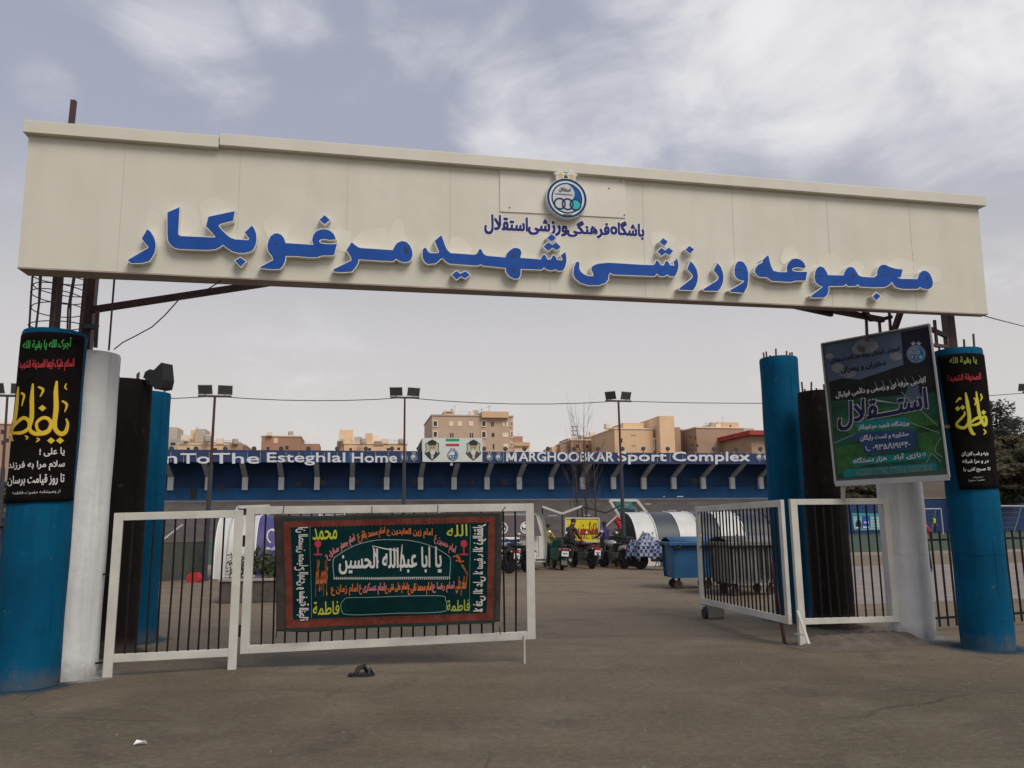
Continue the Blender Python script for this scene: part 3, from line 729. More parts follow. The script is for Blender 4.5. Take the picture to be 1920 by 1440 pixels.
def cable(pts, rad, label, name='overhead_cable', m=None):
    b = MB(); o = []
    for i in range(len(pts)-1):
        a, b_ = Vector(pts[i]), Vector(pts[i+1])
        for k in range(8): o.append(a.lerp(b_, k/8))
    o.append(Vector(pts[-1])); b.tube(o, rad, 5)
    return tag(b.build(name, m or mat('dark cable', (.05, .045, .05), .6)), label, 'cable')
cable([P(415, 526, 8.3), P(385, 545, 8.35), P(368, 556, 8.4), P(335, 562, 8.45), P(310, 590, 8.5), P(285, 613, 8.6), P(250, 632, 8.7), P(230, 642, 8.8), P(214, 655, 8.9)], .007, 'thin loose wire sagging from the sign to the white left column', 'loose_wire')
cable([P(1826, 587, 10.1), P(1870, 599, 11.5), P(1960, 622, 16)], .008, 'thin wire leaving the lower right corner of the sign', 'loose_wire')

gv = MB()
for i in range(420):
    if i < 190: x, y = random.uniform(-5.5, 6.5), random.uniform(3.2, 9.5)
    elif i < 330: x, y = random.uniform(-4.6, 5.6), 9.6+random.gauss(.1, .35)
    else: x, y = random.uniform(-6, 9), random.uniform(10, 24)
    s_ = random.choice((.004, .006, .006, .008, .011, .016)); p = Vector((x, y, s_*.4))
    gv.add([p+Vector((random.uniform(.6, 1.3)*s_*math.cos(a), random.uniform(.6, 1.3)*s_*math.sin(a), -s_*.4)) for a in (0, 1.26, 2.51, 3.77, 5.03)]+[p+Vector((random.uniform(-.3, .3)*s_, random.uniform(-.3, .3)*s_, s_*random.uniform(.3, .8)))], [(k, (k+1) % 5, 5) for k in range(5)])
tag(gv.build('gravel', mat('grit', (.20, .175, .15), .9, .45, 3, col2=(.07, .058, .048))), 'loose grit scattered over the asphalt', 'gravel', kind='stuff')
# ================================================================ MOURNING BANNERS ON THE COLUMNS
M_cloth_k = mat('black banner cloth', (.008, .006, .006), .95, .25, 8, bump=.15, spec=.06)
M_by = mat('print yellow', (.62, .44, .015), .7); M_bor = mat('print orange', (.50, .17, .01), .7)
M_bw = mat('print white', (.60, .58, .56), .7); M_bg = mat('print green', (.03, .30, .06), .7); M_br = mat('print red', (.40, .02, .03), .7)
M_lime = mat('print lime', (.50, .52, .03), .7); M_lgreen = mat('print pale green', (.25, .30, .04), .7)
def wrap_banner(label, c, rad, top_l, top_r, bot_l, bot_r, wrap_left=None, wrap_right=None):
    rb = rad+.008
    th0 = math.atan2(CP.y-c[1], CP.x-c[0])
    def ang(p): 
        a = math.atan2(p.y-c[1], p.x-c[0])-th0
        return (a+math.pi) % (2*math.pi)-math.pi
    pts = [HCYL(*q, c, rb) for q in (top_l, top_r, bot_r, bot_l)]
    an = [ang(p) for p in pts]; zz = [p.z for p in pts]
    if wrap_left is not None: an[0] = an[3] = wrap_left
    if wrap_right is not None: an[1] = an[2] = wrap_right
    t = thing('mourning_banner', label, 'banner', (c[0], c[1], min(zz)))
    b = MB(); nu, nv = 40, 30; vs = []
    for j in range(nv+1):
        v = j/nv
        for i in range(nu+1):
            u = i/nu
            a = th0+(an[0]*(1-u)+an[1]*u)*(1-v)+(an[3]*(1-u)+an[2]*u)*v
            z = (zz[0]*(1-u)+zz[1]*u)*(1-v)+(zz[3]*(1-u)+zz[2]*u)*v
            q = rb+.0025*math.sin(u*17+v*5)*math.sin(v*9+u*3)
            if v > .93: q += .01*(v-.93)/.07
            vs.append((c[0]+q*math.cos(a), c[1]+q*math.sin(a), z))
    W = nu+1
    b.add(vs, [(j*W+i, j*W+i+1, (j+1)*W+i+1, (j+1)*W+i) for j in range(nv) for i in range(nu)])
    o = b.build('cloth', M_cloth_k, t, smooth=True)
    sd_ = o.modifiers.new('thickness', 'SOLIDIFY'); sd_.thickness = .003
    return t, (lambda px, py, h: HCYL(px, py, c, rb+.0045+h))
# left banner
bt, fn = wrap_banner('black mourning banner with tall yellow script on the left foreground column', cl, .315, (46, 626), (159, 632), (13, 946), (136, 939), wrap_left=R(-98))
pt = Paint(fn, .0006, step=5, eps=.0003)
Z = lambda x, y: (x/3.427, 560+y/3.427)
ZS = lambda l: [Z(*q) for q in l]
pt.text('آجرک الله یا بقیة الله', 0, 0, 0, 0, M_bg, 0, True, .35, (Z(150, 262), Z(462, 250), Z(455, 325), Z(145, 335)))
pt.build('lettering', bt)
pt.text('السلام علیک ایتها الصدیقة الشهیدة', 0, 0, 0, 0, M_br, 0, True, .4, (Z(118, 395), Z(478, 385), Z(474, 462), Z(114, 470)))
pt.build('lettering', bt)
def script(pt, strokes, m, shade, lay=0):
    for s_, wd in strokes:
        pt.stroke([(x-.5, y+.6) for x, y in s_], [w_*.92 for w_ in wd] if isinstance(wd, list) else wd, shade, lay)
    for s_, wd in strokes: pt.stroke(s_, [w_*.8 for w_ in wd], m, lay+1.2)
k = 1/3.427
script(pt, [
    (ZS([(366, 528), (360, 600), (362, 700), (352, 800), (362, 845), (395, 868), (425, 850), (436, 800), (424, 770)]), [x*k for x in (14, 34, 38, 36, 32, 34, 30, 20, 8)]),
    (ZS([(212, 545), (206, 640), (205, 760), (190, 830), (215, 862), (260, 866), (310, 850), (330, 805), (312, 772), (275, 765), (238, 795), (242, 840), (275, 862)]), [x*k for x in (12, 32, 34, 28, 30, 32, 34, 30, 26, 24, 22, 22, 18)]),
    (ZS([(118, 565), (110, 660), (98, 760), (74, 850), (72, 890), (84, 915)]), [x*k for x in (10, 26, 28, 26, 22, 8)]),
    (ZS([(76, 840), (105, 800), (150, 765), (185, 785), (185, 830), (140, 860), (78, 862)]), [x*k for x in (16, 22, 26, 26, 24, 26, 18)]),
    (ZS([(428, 545), (418, 568), (432, 584)]), [x*k for x in (8, 12, 5)]), (ZS([(398, 655), (430, 680), (416, 728)]), [x*k for x in (10, 20, 6)]),
    (ZS([(245, 565), (278, 585), (258, 630)]), [x*k for x in (10, 20, 6)]), (ZS([(135, 605), (155, 618), (150, 650), (140, 690)]), [x*k for x in (14, 18, 14, 6)]),
    (ZS([(160, 880), (178, 890), (168, 905)]), [x*k for x in (6, 12, 6)]), (ZS([(235, 895), (252, 905), (232, 920)]), [x*k for x in (6, 14, 6)])], M_by, M_bor)
for cx_, cy_ in ((272, 703), (328, 912), (386, 912)):
    d_ = 26*k; X_, Y_ = Z(cx_, cy_); pt.poly([(X_-d_, Y_), (X_, Y_-d_*.8), (X_+d_, Y_), (X_, Y_+d_*.8)], M_by, 2)
pt.build('script', bt)
pt.text('یا علی !', 0, 0, 0, 0, M_bw, 0, True, .35, (Z(255, 965), Z(416, 955), Z(414, 1010), Z(253, 1015)))
pt.build('lettering', bt)
pt.text('سلام مرا به فرزند', 0, 0, 0, 0, M_bw, 0, True, .35, (Z(52, 1048), Z(416, 1038), Z(414, 1100), Z(50, 1110)))
pt.build('lettering', bt)
pt.text('تا روز قیامت برسان', 0, 0, 0, 0, M_bw, 0, True, .35, (Z(50, 1140), Z(414, 1122), Z(412, 1195), Z(48, 1205)))
pt.build('lettering', bt)
pt.text('از وصیتنامه حضرت فاطمه', 0, 0, 0, 0, M_bw, 0, True, .0, (Z(80, 1238), Z(388, 1225), Z(386, 1250), Z(78, 1264)))
pt.build('lettering', bt)
# right banner
bt, fn = wrap_banner('black mourning banner with lime script wrapped on the far right blue column', cr, .30, (1757, 668), (1827, 663), (1799, 919), (1856, 914), wrap_right=R(97))
pt = Paint(fn, .0006, step=4, eps=.0003)
Z = lambda x, y: (1720+x/3.6, 560+y/3.6)
k = 1/3.6
pt.text('یا بقیة الله', 0, 0, 0, 0, M_lgreen, 0, True, .3, (Z(215, 395), Z(398, 392), Z(402, 440), Z(220, 446)))
pt.build('lettering', bt)
pt.text('الصدیقة الشهیدة', 0, 0, 0, 0, M_br, 0, True, .3, (Z(203, 515), Z(428, 500), Z(430, 555), Z(206, 565)))
pt.build('lettering', bt)
script(pt, [
    (ZS([(326, 632), (338, 700), (352, 790), (350, 850), (372, 905), (392, 915)]), [x*k for x in (8, 28, 30, 28, 26, 10)]),
    (ZS([(352, 845), (385, 815), (425, 800), (430, 830), (395, 850), (352, 852)]), [x*k for x in (16, 22, 24, 22, 20, 16)]),
    (ZS([(398, 625), (408, 700), (420, 780), (450, 850), (465, 840), (462, 800), (444, 800), (436, 830)]), [x*k for x in (8, 22, 24, 24, 24, 20, 18, 14)]),
    (ZS([(345, 840), (318, 870), (275, 862), (268, 840), (300, 805), (320, 780), (318, 760)]), [x*k for x in (20, 24, 24, 20, 18, 16, 8)]),
    (ZS([(260, 700), (285, 672), (296, 680)]), [x*k for x in (8, 18, 10)]), (ZS([(382, 668), (398, 690), (388, 720)]), [x*k for x in (8, 16, 8)]), (ZS([(428, 640), (436, 668), (424, 690)]), [x*k for x in (8, 14, 6)]),
    (ZS([(448, 880), (462, 900), (448, 916)]), [x*k for x in (8, 14, 6)])], M_lime, M_bor)
for cx_, cy_ in ((272, 742), (306, 735), (447, 768)):
    d_ = 18*k; X_, Y_ = Z(cx_, cy_); pt.poly([(X_-d_, Y_), (X_, Y_-d_), (X_+d_, Y_), (X_, Y_+d_)], M_lime, 2)
pt.build('script', bt)
for t_, q_ in (('بنیه و شب کفن کن', (300, 1030, 478, 1065)), ('در و مرا شبانه', (304, 1082, 480, 1116)), ('تا صبح کنی را', (312, 1136, 492, 1172))):
    pt.text(t_, 0, 0, 0, 0, M_bw, 0, True, .3, (Z(q_[0], q_[1]+4), Z(q_[2], q_[1]), Z(q_[2], q_[3]-4), Z(q_[0], q_[3])))
    pt.build('lettering', bt)
pt.text('از وصیتنامه', 0, 0, 0, 0, M_bw, 0, True, 0, (Z(378, 1200), Z(442, 1196), Z(442, 1210), Z(378, 1214)))
pt.build('lettering', bt)
pt.text('حضرت زهرا', 0, 0, 0, 0, M_bw, 0, True, 0, (Z(346, 1220), Z(456, 1214), Z(456, 1230), Z(346, 1236)))
pt.build('lettering', bt)

# ================================================================ GATE AND FENCE PANELS
M_bar = mat('dark bar steel', (.011, .009, .0085), .7, .4, 9, spec=.2)
def panel(root, a, b, zb_a, zb_b, zt_a, zt_b, stile=.075, rail=.085, th=.05, nb=10, br=.0115, foot_a=None, foot_b=None, pale=M_steel_w, off=0.0, extra=0):
    """flat frame between plan points a and b"""
    a, b = Vector((*a, 0)), Vector((*b, 0)); d = (b-a).normalized(); n = Vector((d.y, -d.x, 0))
    L = (b-a).length
    def box4(s0, s1, z00, z01, z10, z11, nm, t_=th):
        q = MB(); vs = []
        for sgn in (1, -1):
            for s_, z_ in ((s0, z00), (s1, z01), (s1, z11), (s0, z10)):
                p = a+d*s_+n*(sgn*t_/2); vs.append((p.x, p.y, z_))
        q.add(vs, [(0, 1, 2, 3), (7, 6, 5, 4), (0, 4, 5, 1), (1, 5, 6, 2), (2, 6, 7, 3), (3, 7, 4, 0)])
        return q.build(nm, pale, root, bevel=.004)
    zb = lambda s_: zb_a+(zb_b-zb_a)*s_/L
    zt = lambda s_: zt_a+(zt_b-zt_a)*s_/L
    box4(0, stile, foot_a if foot_a is not None else zb_a, foot_a if foot_a is not None else zb(stile), zt_a, zt(stile), 'stile')
    box4(L-stile, L, foot_b if foot_b is not None else zb(L-stile), foot_b if foot_b is not None else zb_b, zt(L-stile), zt_b, 'stile')
    box4(stile, L-stile, zt(stile)-rail, zt(L-stile)-rail, zt(stile), zt(L-stile), 'top_rail', th*.96)
    box4(stile, L-stile, zb(stile), zb(L-stile), zb(stile)+rail, zb(L-stile)+rail, 'bottom_rail', th*.96)
    for k in range(nb):
        s_ = stile+(L-2*stile)*(k+1)/(nb+1); p = a+d*s_
        q = MB(); e_ = d*random.uniform(-.007, .007); q.tube([p+EZ*(zb(s_)+rail-.01), p+e_*1.6+n*random.uniform(-.004, .004)+EZ*((zb(s_)+zt(s_))/2), p+e_+EZ*(zt(s_)-rail+.01)], br, 6); q.build('bar', M_bar, root, smooth=True)
    return a, d, n, L
# left fixed panel
A0, B0 = G(192, 1271), G(443, 1255)
zt0, zt1 = P(203, 962, A0.y).z, P(456, 956, B0.y).z
lp = thing('fence_panel', 'pale grey fixed fence panel with black bars beside the left columns', 'fence', (A0.x, A0.y, 0))
panel(lp, (A0.x, A0.y), (B0.x, B0.y), P(192, 1243, A0.y).z, P(437, 1230, B0.y).z, zt0, zt1, stile=.095, nb=10, foot_a=0, foot_b=0)
h = MB(); h.tube([(A0.x-.16, A0.y+.05, .62*zt0), (A0.x+.02, A0.y, .62*zt0)], .01, 6); h.tube([(A0.x-.2, A0.y+.02, .14), (A0.x+.02, A0.y, .16)], .012, 6); h.build('wall_tie', M_bar, lp)
# left gate leaf
A1 = Vector((B0.x+.035, B0.y+.01, 0)); Bq = G(995, 1243); B1 = Vector((Bq.x+.06, Bq.y, 0))
gl = thing('gate_leaf', 'closed pale grey gate leaf with the green religious banner hung across it', 'gate', (A1.x, A1.y, 0))
zq = [P(455, 1226, A1.y).z, P(1005, 1198, B1.y).z, P(466, 950, A1.y).z, P(1001, 944, B1.y).z]
ga, gd, gn, gL = panel(gl, (A1.x, A1.y), (B1.x, B1.y), *zq, stile=.095, rail=.09, nb=23)
q = MB(); p = ga+gd*(gL-.13); q.tube([(p.x, p.y-.04, zq[1]+.05), (p.x, p.y-.04, .0)], .011, 6); q.build('drop_bolt', M_steel_w, gl)
for hz in (.35, 1.35):
    q = MB(); p = ga-gd*.018; q.tube([(p.x, p.y, hz), (p.x, p.y, hz+.13)], .016, 8); q.build('hinge', M_bar, gl)
# right gate leaf, swung inward
Hn = G(1484, 1205); Hn = Vector((Hn.x-.10, 10.62, 0)); En = G(1322, 1166); En = Vector((P(1310, 1040, 13.7).x, 13.7, 0))
gr = thing('gate_leaf', 'open pale grey gate leaf swung inward on a caster wheel', 'gate', (Hn.x, Hn.y, 0))
zr = [P(1314, 1131, En.y).z, P(1478, 1171, Hn.y).z, P(1306, 950, En.y).z, P(1462, 937, Hn.y).z]
ra, rd_, rn, rL = panel(gr, (En.x, En.y), (Hn.x, Hn.y), *zr, stile=.09, rail=.09, nb=22, br=.012)
q = MB(); m_ = ra+rd_*(rL*.5); q.bar((ra+rd_*.1+EZ*(zr[0]+.92)), (ra+rd_*(rL-.1)+EZ*(zr[1]+.98)), .03, .02); q.build('middle_rail', M_bar, gr)
q = MB(); q.bar(ra+rd_*.05+EZ*(zr[0]+.02), ra+rd_*.07+EZ*.15, .05, .04); q.build('caster_bracket', M_steel_w, gr)
cw = MB(); cw.lathe(ra+rd_*.09+EZ*.095-rn*.02, [(.05, -.022), (.09, -.022), (.095, -.012), (.095, .012), (.09, .022), (.05, .022)], 20, ax=(rd_, EZ, rn)); cw.build('caster_wheel', M_dark, gr, smooth=True)
q = MB(); q.bar(ra+rd_*(rL-.42)+EZ*(zr[1]+.75), ra+rd_*(rL-.30)+EZ*.0-rn*.05, .035, .035); q.build('drop_bar', M_red_ox, gr)
st = MB(); st.box(G(1342, 1161).xy.to_3d()+EZ*.115+Vector((0, .15, 0)), (.30, .26, .23), (Vector((.97, .2, 0)), Vector((-.2, .97, 0)), EZ)); so_ = st.build('stone_block', M_conc, None, bevel=.03); tag(so_, 'rough stone block under the swung gate leaf beside its caster', 'stone')
# dirt plinth and right fixed panel
pl_ = MB(); a_, b_ = Vector((Hn.x+.05, Hn.y-.02, 0)), Vector((5.2, 11.05, 0)); dd = (b_-a_).normalized(); nn_ = Vector((dd.y, -dd.x, 0)); nk = 26; vs = []
for i in range(nk+1):
    c_ = a_.lerp(b_, i/nk); hh = .11*min(1, i/5)*(1+.12*math.sin(i*2.3))
    for off_, z_ in ((.42+.06*math.sin(i*1.3), 0), (.20, hh*.55), (.08, hh*.95), (-.15, hh), (-.3, 0)): 
        p = c_+nn_*off_; vs.append((p.x, p.y, z_))
pl_.add(vs, [(i*5+j, i*5+j+1, (i+1)*5+j+1, (i+1)*5+j) for i in range(nk) for j in range(4)])
tag(pl_.build('earth_bank', mat('packed earth', (.115, .093, .072), .95, .3, 5, bump=.5), smooth=True), kind='structure')
rp = thing('fence_panel', 'pale grey fixed fence panel between the open gate leaf and the white column', 'fence', (Hn.x+.12, Hn.y, 0))
PB = Vector((5.12, 11.05, 0))
panel(rp, (Hn.x+.09, Hn.y-.01), (PB.x, PB.y), P(1490, 1171, Hn.y).z, P(1672, 1166, PB.y).z, P(1470, 936, Hn.y).z, P(1665, 935, PB.y).z, stile=.10, rail=.075, nb=9, foot_a=.0)
q = MB(); q.bar(P(1496, 1146, Hn.y-.06), P(1517, 1208, Hn.y-.42), .03, .02); q.bar(P(1490, 1188, Hn.y-.02), P(1508, 1191, Hn.y-.25), .012, .012); q.build('prop', M_steel_w, rp)
# dark railing running off to the right and a bit on the left
def railing(label, a, b, z0, z1, n, yb=None):
    t = thing('bar_railing', label, 'fence', (a[0], a[1], 0)); a, b = Vector((*a, 0)), Vector((*b, 0))
    for z in (z0+.12, z1-.12):
        q = MB(); q.bar(a+EZ*z, b+EZ*z, .03, .03); q.build('rail', M_bar, t)
    for k in range(n+1):
        p = a.lerp(b, k/n); q = MB(); q.bar(p+EZ*z0, p+EZ*z1, .022, .022); q.build('bar', M_bar, t)
    for k in (0, 1):
        p = a.lerp(b, k); q = MB(); q.bar(p, p+EZ*(z1+.02), .05, .05); q.build('post', M_bar, t)
    return t
railing('black bar railing running off to the right behind the far right column', (5.75, 11.7), (9.6, 13.0), .07, 1.40, 26)
railing('black bar railing glimpsed behind the left foreground column', (-6.6, 9.6), (-4.93, 9.75), .36, 1.72, 4)

# ================================================================ GREEN RELIGIOUS BANNER ON THE GATE
GP = ga - gn*0.0
gface = gn if gn.dot(CP-ga) > 0 else -gn
def fB(px, py, h):
    tp_ = max(0, 1-(py-965)/150); w_ = .015*math.sin(px*.055+py*.012)+.016*math.sin(px*.021-py*.03+1)+.016*tp_*math.sin(px*.045)+.008*math.sin(px*.13+py*.05)*(.35+.65*tp_)
    return HIT(px, py, ga+gface*.095, gface)+gface*(w_+h)
bn = thing('cloth_banner', 'dark green embroidered religious banner with rusty red border tied to the gate', 'banner', HIT(735, 1180, ga, gface))
M_g0 = mat('banner dark green', (.003, .022, .023), .95, .25, 4, spec=.06); M_g1 = mat('banner red border', (.130, .034, .025), .95, .3, 9, spec=.06); M_g2 = mat('banner brown edge', (.045, .036, .032), .95, .3, 7, spec=.06); M_g3 = mat('banner black green edge', (.006, .022, .016), .9)
M_gt = mat('stitch white', (.50, .48, .46), .8); M_go = mat('stitch orange', (.50, .13, .03), .8); M_gp = mat('stitch pink', (.46, .15, .15), .8); M_gy = mat('stitch yellow', (.36, .38, .03), .8); M_gr = mat('stitch red', (.38, .02, .04), .8); M_gs = mat('stitch seam', (.16, .25, .24), .8)
ZB = lambda x, y: (490+x/3.692, 930+y/3.692)
def zpoly(l): return [ZB(*q) for q in l]
# the cloth itself, as a grid hanging from ties (scalloped top)
TLz, TRz, BRz, BLz = (88, 130), (1668, 108), (1652, 925), (105, 935)
b = MB(); nu, nv = 120, 46; vs = []
def cq(u, v):
    top = (TLz[0]+(TRz[0]-TLz[0])*u, TLz[1]+(TRz[1]-TLz[1])*u+14*abs(math.sin(u*math.pi*2.5))*(1-.6*u)*.8)
    br_y = 935-20*u+8*math.sin(u*9)-70*max(0, (u-.985)/.015)*0
    bot = (BLz[0]+(BRz[0]-BLz[0])*u, br_y - 55*max(0, (u-.2)/.8)*.9 - 0)
    return (top[0]+(bot[0]-top[0])*v, top[1]+(bot[1]-top[1])*v)
for j in range(nv+1):
    for i in range(nu+1): vs.append(fB(*ZB(*cq(i/nu, j/nv)), 0))
W = nu+1
b.add(vs, [(j*W+i, j*W+i+1, (j+1)*W+i+1, (j+1)*W+i) for j in range(nv) for i in range(nu)])
o = b.build('cloth', M_g2, bn, smooth=True); o.modifiers.new('thickness', 'SOLIDIFY').thickness = .003
pt = Paint(fB, .0022, step=6, eps=.0003, ystep=8)
def border(tl, tr, br_, bl_, m, lay):
    n = 24; top = [(tl[0]+(tr[0]-tl[0])*i/n, tl[1]+(tr[1]-tl[1])*i/n) for i in range(n+1)]
    bot = [(br_[0]+(bl_[0]-br_[0])*i/n, br_[1]+(bl_[1]-br_[1])*i/n) for i in range(n+1)]
    pt.poly(zpoly(top+bot), m, lay)
border((140, 152), (1640, 122), (1618, 880), (160, 938), M_g3, 1)
border((152, 178), (1618, 140), (1604, 858), (172, 915), M_g1, 2)
border((205, 222), (1572, 188), (1560, 812), (220, 858), M_g0, 3)
# torn scallops along the border
for i in range(46):
    u = i/45; x = 205+u*1365; y = 222-34*u; pt.disc(*ZB(x, y-2), 3.2, M_g0, 4, 1.4, n=8)
    y2 = 858-46*u; pt.disc(*ZB(222+u*1335, y2+2), 3.2, M_g1, 4, 1.6, n=8)
T = lambda t, q, m, bold=.38: pt.text(t, 0, 0, 0, 0, m, 5, True, bold, [ZB(*c_) for c_ in q])
pt.stroke(zpoly([(340, 205), (350, 845)]), .6, M_gs, 5); pt.stroke(zpoly([(1447, 195), (1440, 800)]), .6, M_gs, 5)
arch = [(505, 570), (500, 450), (530, 410), (640, 345), (780, 308), (900, 302), (1040, 310), (1180, 348), (1290, 410), (1310, 450), (1303, 565)]
pt.stroke(zpoly(arch), 1.5, M_gs, 5); pt.stroke(zpoly([(500, 572), (800, 568), (1303, 560)]), 1.5, M_gs, 5)
for i in range(60): 
    a_ = i/59; x = 505+a_*796; pt.rect(*ZB(x, 560), *ZB(x+5, 578), M_gt, 6)
pt.stroke(zpoly([(585, 705), (900, 695), (1235, 690), (1275, 720), (1282, 760), (1250, 800), (900, 812), (600, 822), (555, 790), (552, 745), (585, 705)]), 1.2, M_gs, 5)
T('یا ابا عبدالله الحسین', ((540, 375), (1246, 350), (1246, 535), (540, 540)), M_gt, .7)
pt.stroke(zpoly([(770, 345), (860, 365), (940, 380), (940, 420)]), [1, 2.4, 2.4, 1], M_gt, 6); pt.stroke(zpoly([(975, 335), (968, 430), (965, 520)]), [1, 3, 2], M_gt, 6); pt.stroke(zpoly([(770, 345), (790, 400), (815, 460)]), [1, 2.6, 1.4], M_gt, 6)
T('امام زین العابدین ع', ((870, 222), (1185, 226), (1185, 296), (870, 275)), M_go)
T('امام محمد باقر ع', ((655, 250), (855, 215), (858, 275), (675, 330)), M_go)
T('امام جعفر صادق ع', ((440, 400), (635, 262), (655, 325), (470, 450)), M_gp)
T('امام حسین ع', ((1205, 255), (1350, 345), (1335, 420), (1195, 325)), M_gp)
T('امام حسن', ((1425, 555), (1325, 420), (1385, 395), (1430, 545))[::1], M_go)
T('امام علی', ((1350, 560), (1425, 555), (1410, 690), (1345, 690)), M_go)
T('ع امام موسی کاظم', ((385, 440), (470, 440), (455, 690), (375, 700)), M_go)
T('امام رضا ع', ((1185, 600), (1335, 592), (1335, 665), (1185, 668)), M_gp)
T('امام محمد تقی ع', ((1015, 600), (1180, 596), (1180, 680), (1015, 685)), M_go)
T('امام علی نقی ع', ((860, 605), (1010, 600), (1010, 670), (860, 675)), M_go)
T('امام عسکری ع', ((680, 600), (855, 600), (855, 680), (680, 680)), M_gp)
T('امام زمان ع', ((480, 620), (670, 605), (670, 690), (485, 690)), M_go)
T('الله', ((1285, 205), (1425, 195), (1425, 275), (1285, 285)), M_gy, .35)
T('محمد', ((362, 225), (525, 215), (525, 300), (362, 305)), M_gy, .35)
T('فاطمة', ((360, 735), (538, 725), (538, 820), (360, 825)), M_gy, .35)
T('فاطمة', ((1283, 725), (1445, 715), (1443, 795), (1283, 800)), M_lgreen, .35)
T('ان الحسین مصباح الهدی و سفینة النجاة', ((330, 860), (325, 215), (225, 220), (232, 860)), M_gt, .45)
T('لا فتی الا علی لا سیف الا ذوالفقار', ((1465, 195), (1468, 800), (1550, 800), (1555, 195)), M_gt, .45)
for x, y in ((397, 330), (1402, 330)):
    pt.disc(*ZB(x, y), 6, M_gr, 5, 7); pt.rect(*ZB(x-5, y+20), *ZB(x+5, y+75), M_gr, 5); pt.rect(*ZB(x-28, y+68), *ZB(x+28, y+80), M_gr, 5)
pt.build('embroidery', bn)
tie = MB()
for x, y, x2, y2 in ((150, 120, 158, 60), (765, 125, 765, 70), (1222, 110, 1222, 62), (1665, 110, 1690, 75), (110, 930, 100, 985), (1645, 900, 1655, 960)):
    p, q_ = fB(*ZB(x, y), .004), fB(*ZB(x2, y2), .004); tie.tube([p, q_], .006, 5)
tie.build('tie', M_black, bn)

# ================================================================ ADVERTISING BOARD
bBL, bBR, bTL = P(1567, 907, 10.75), P(1780, 895, 9.85), P(1541, 645, 10.75)
be = (bBR-bBL); bnrm = be.cross(bTL-bBL).normalized()
if bnrm.dot(CP-bBL) < 0: bnrm = -bnrm
fA = lambda px, py, h: HIT(px, py, bBL, bnrm)+bnrm*h
bd = thing('advertising_board', 'tilted dark blue and green football academy poster board in front of the right columns', 'billboard', fA(1670, 905, 0))
corn = [(1541, 645), (1743, 608), (1780, 895), (1567, 907)]
M_pst = mat('poster night green', (.012, .034, .026), .35, .3, 2); M_frame = mat('board frame grey', (.30, .30, .31), .45, .1, 3)
b = MB(); b.prism([fA(*q, 0) for q in corn], -bnrm*.035); b.build('board', M_pst, bd)
for i in range(4):
    a_, c_ = fA(*corn[i], .004), fA(*corn[(i+1) % 4], .004); b = MB(); b.bar(a_, c_, .018 if i != 2 else .07, .05, up=bnrm); b.build('frame_edge', M_frame, bd)
lg = MB(); lg.bar(fA(1579, 905, -.03), P(1581, 940, 10.85), .05, .05); lg.build('leg', M_steel_w, bd)
for q0_, q1_ in (((1690, 640), (1778, 650)), ((1700, 800), (1800, 800))):
    b = MB(); b.bar(fA(*q0_, -.06), P(*q1_, 10.2), .04, .04); b.build('bracket', M_red_ox, bd)
MP = {k_: mat('poster '+k_, c_, .6, v_, sc_, spec=.15) for k_, c_, v_, sc_ in (('sky', (0.065, 0.090, 0.144), .25, 1.6), ('cloud', (0.163, 0.163, 0.175), .25, 5), ('navy', (.010, .010, .020), .2, 3), ('stand', (.012, .012, .013), .4, 6), ('field', (0.013, 0.057, 0.034), .55, 2.5), ('grass', (0.026, 0.090, 0.026), .4, 5), ('track', (0.052, 0.081, 0.111), .2, 4),
      ('teal', (0.008, 0.142, 0.146), .15, 3), ('deep', (0.018, 0.046, 0.117), .2, 3), ('text', (0.416, 0.416, 0.455), .1, 3), ('ink', (.016, .018, .030), .2, 3), ('violet', (.016, .014, .036), .2, 3), ('line', (0.240, 0.312, 0.264), .2, 3), ('dim', (.11, .20, .20), .2, 3), ('purple', (.014, .012, .048), .2, 3))}
pt = Paint(fA, .0008, eps=.0003)
pt.poly([(1544, 649), (1689, 623), (1694, 684), (1652, 700), (1611, 712), (1554, 716)], MP['sky'])
for x, y, rx, ry in ((1625, 648, 22, 14), (1610, 655, 12, 10), (1571, 690, 12, 9), (1590, 700, 16, 8), (1555, 668, 8, 6), (1680, 668, 12, 8)): pt.disc(x, y, rx, MP['cloud'], 1+.1*(x % 5), ry)
pt.poly([(1689, 623), (1741, 613), (1751, 692), (1694, 684)], MP['navy'])
pt.poly([(1554, 716), (1580, 709), (1611, 712), (1652, 698), (1694, 684), (1751, 692), (1757, 735), (1558, 752)], MP['stand'], 1)
pt.poly([(1558, 752), (1757, 735), (1776, 878), (1569, 898)], MP['field'], .5)
for l_ in ([(1560, 800), (1610, 770), (1700, 760), (1760, 790), (1764, 805), (1640, 830)], [(1565, 840), (1620, 830), (1628, 870), (1570, 890)], [(1715, 800), (1762, 795), (1770, 850), (1730, 860)]): pt.poly(l_, MP['grass'], 1)
pt.poly([(1690, 758), (1705, 720), (1722, 719), (1726, 752)], MP['track'], 2); pt.poly([(1690, 758), (1640, 752), (1642, 749)], MP['line'], 2)
for i in range(7): pt.stroke([(1640+14*i, 716-2*i), (1648+14*i, 734-2*i)], .7, MP['line'], 2)
for l_ in ([(1563, 831), (1600, 815)], [(1764, 820), (1753, 845), (1768, 857)], [(1747, 849), (1737, 868)], [(1749, 851), (1765, 866)], [(1690, 735), (1760, 800)], [(1700, 790), (1762, 812)]): pt.stroke(l_, .9, MP['line'], 2)
emblem(pt, 1718, 664, 18.5, 17.5, True, 3, dict(EM, white=mat('poster emblem white', (.23, .26, .32), .4), pale=mat('poster emblem grey', (.14, .18, .25), .4), gold=mat('poster emblem star', (.26, .25, .27), .4)))
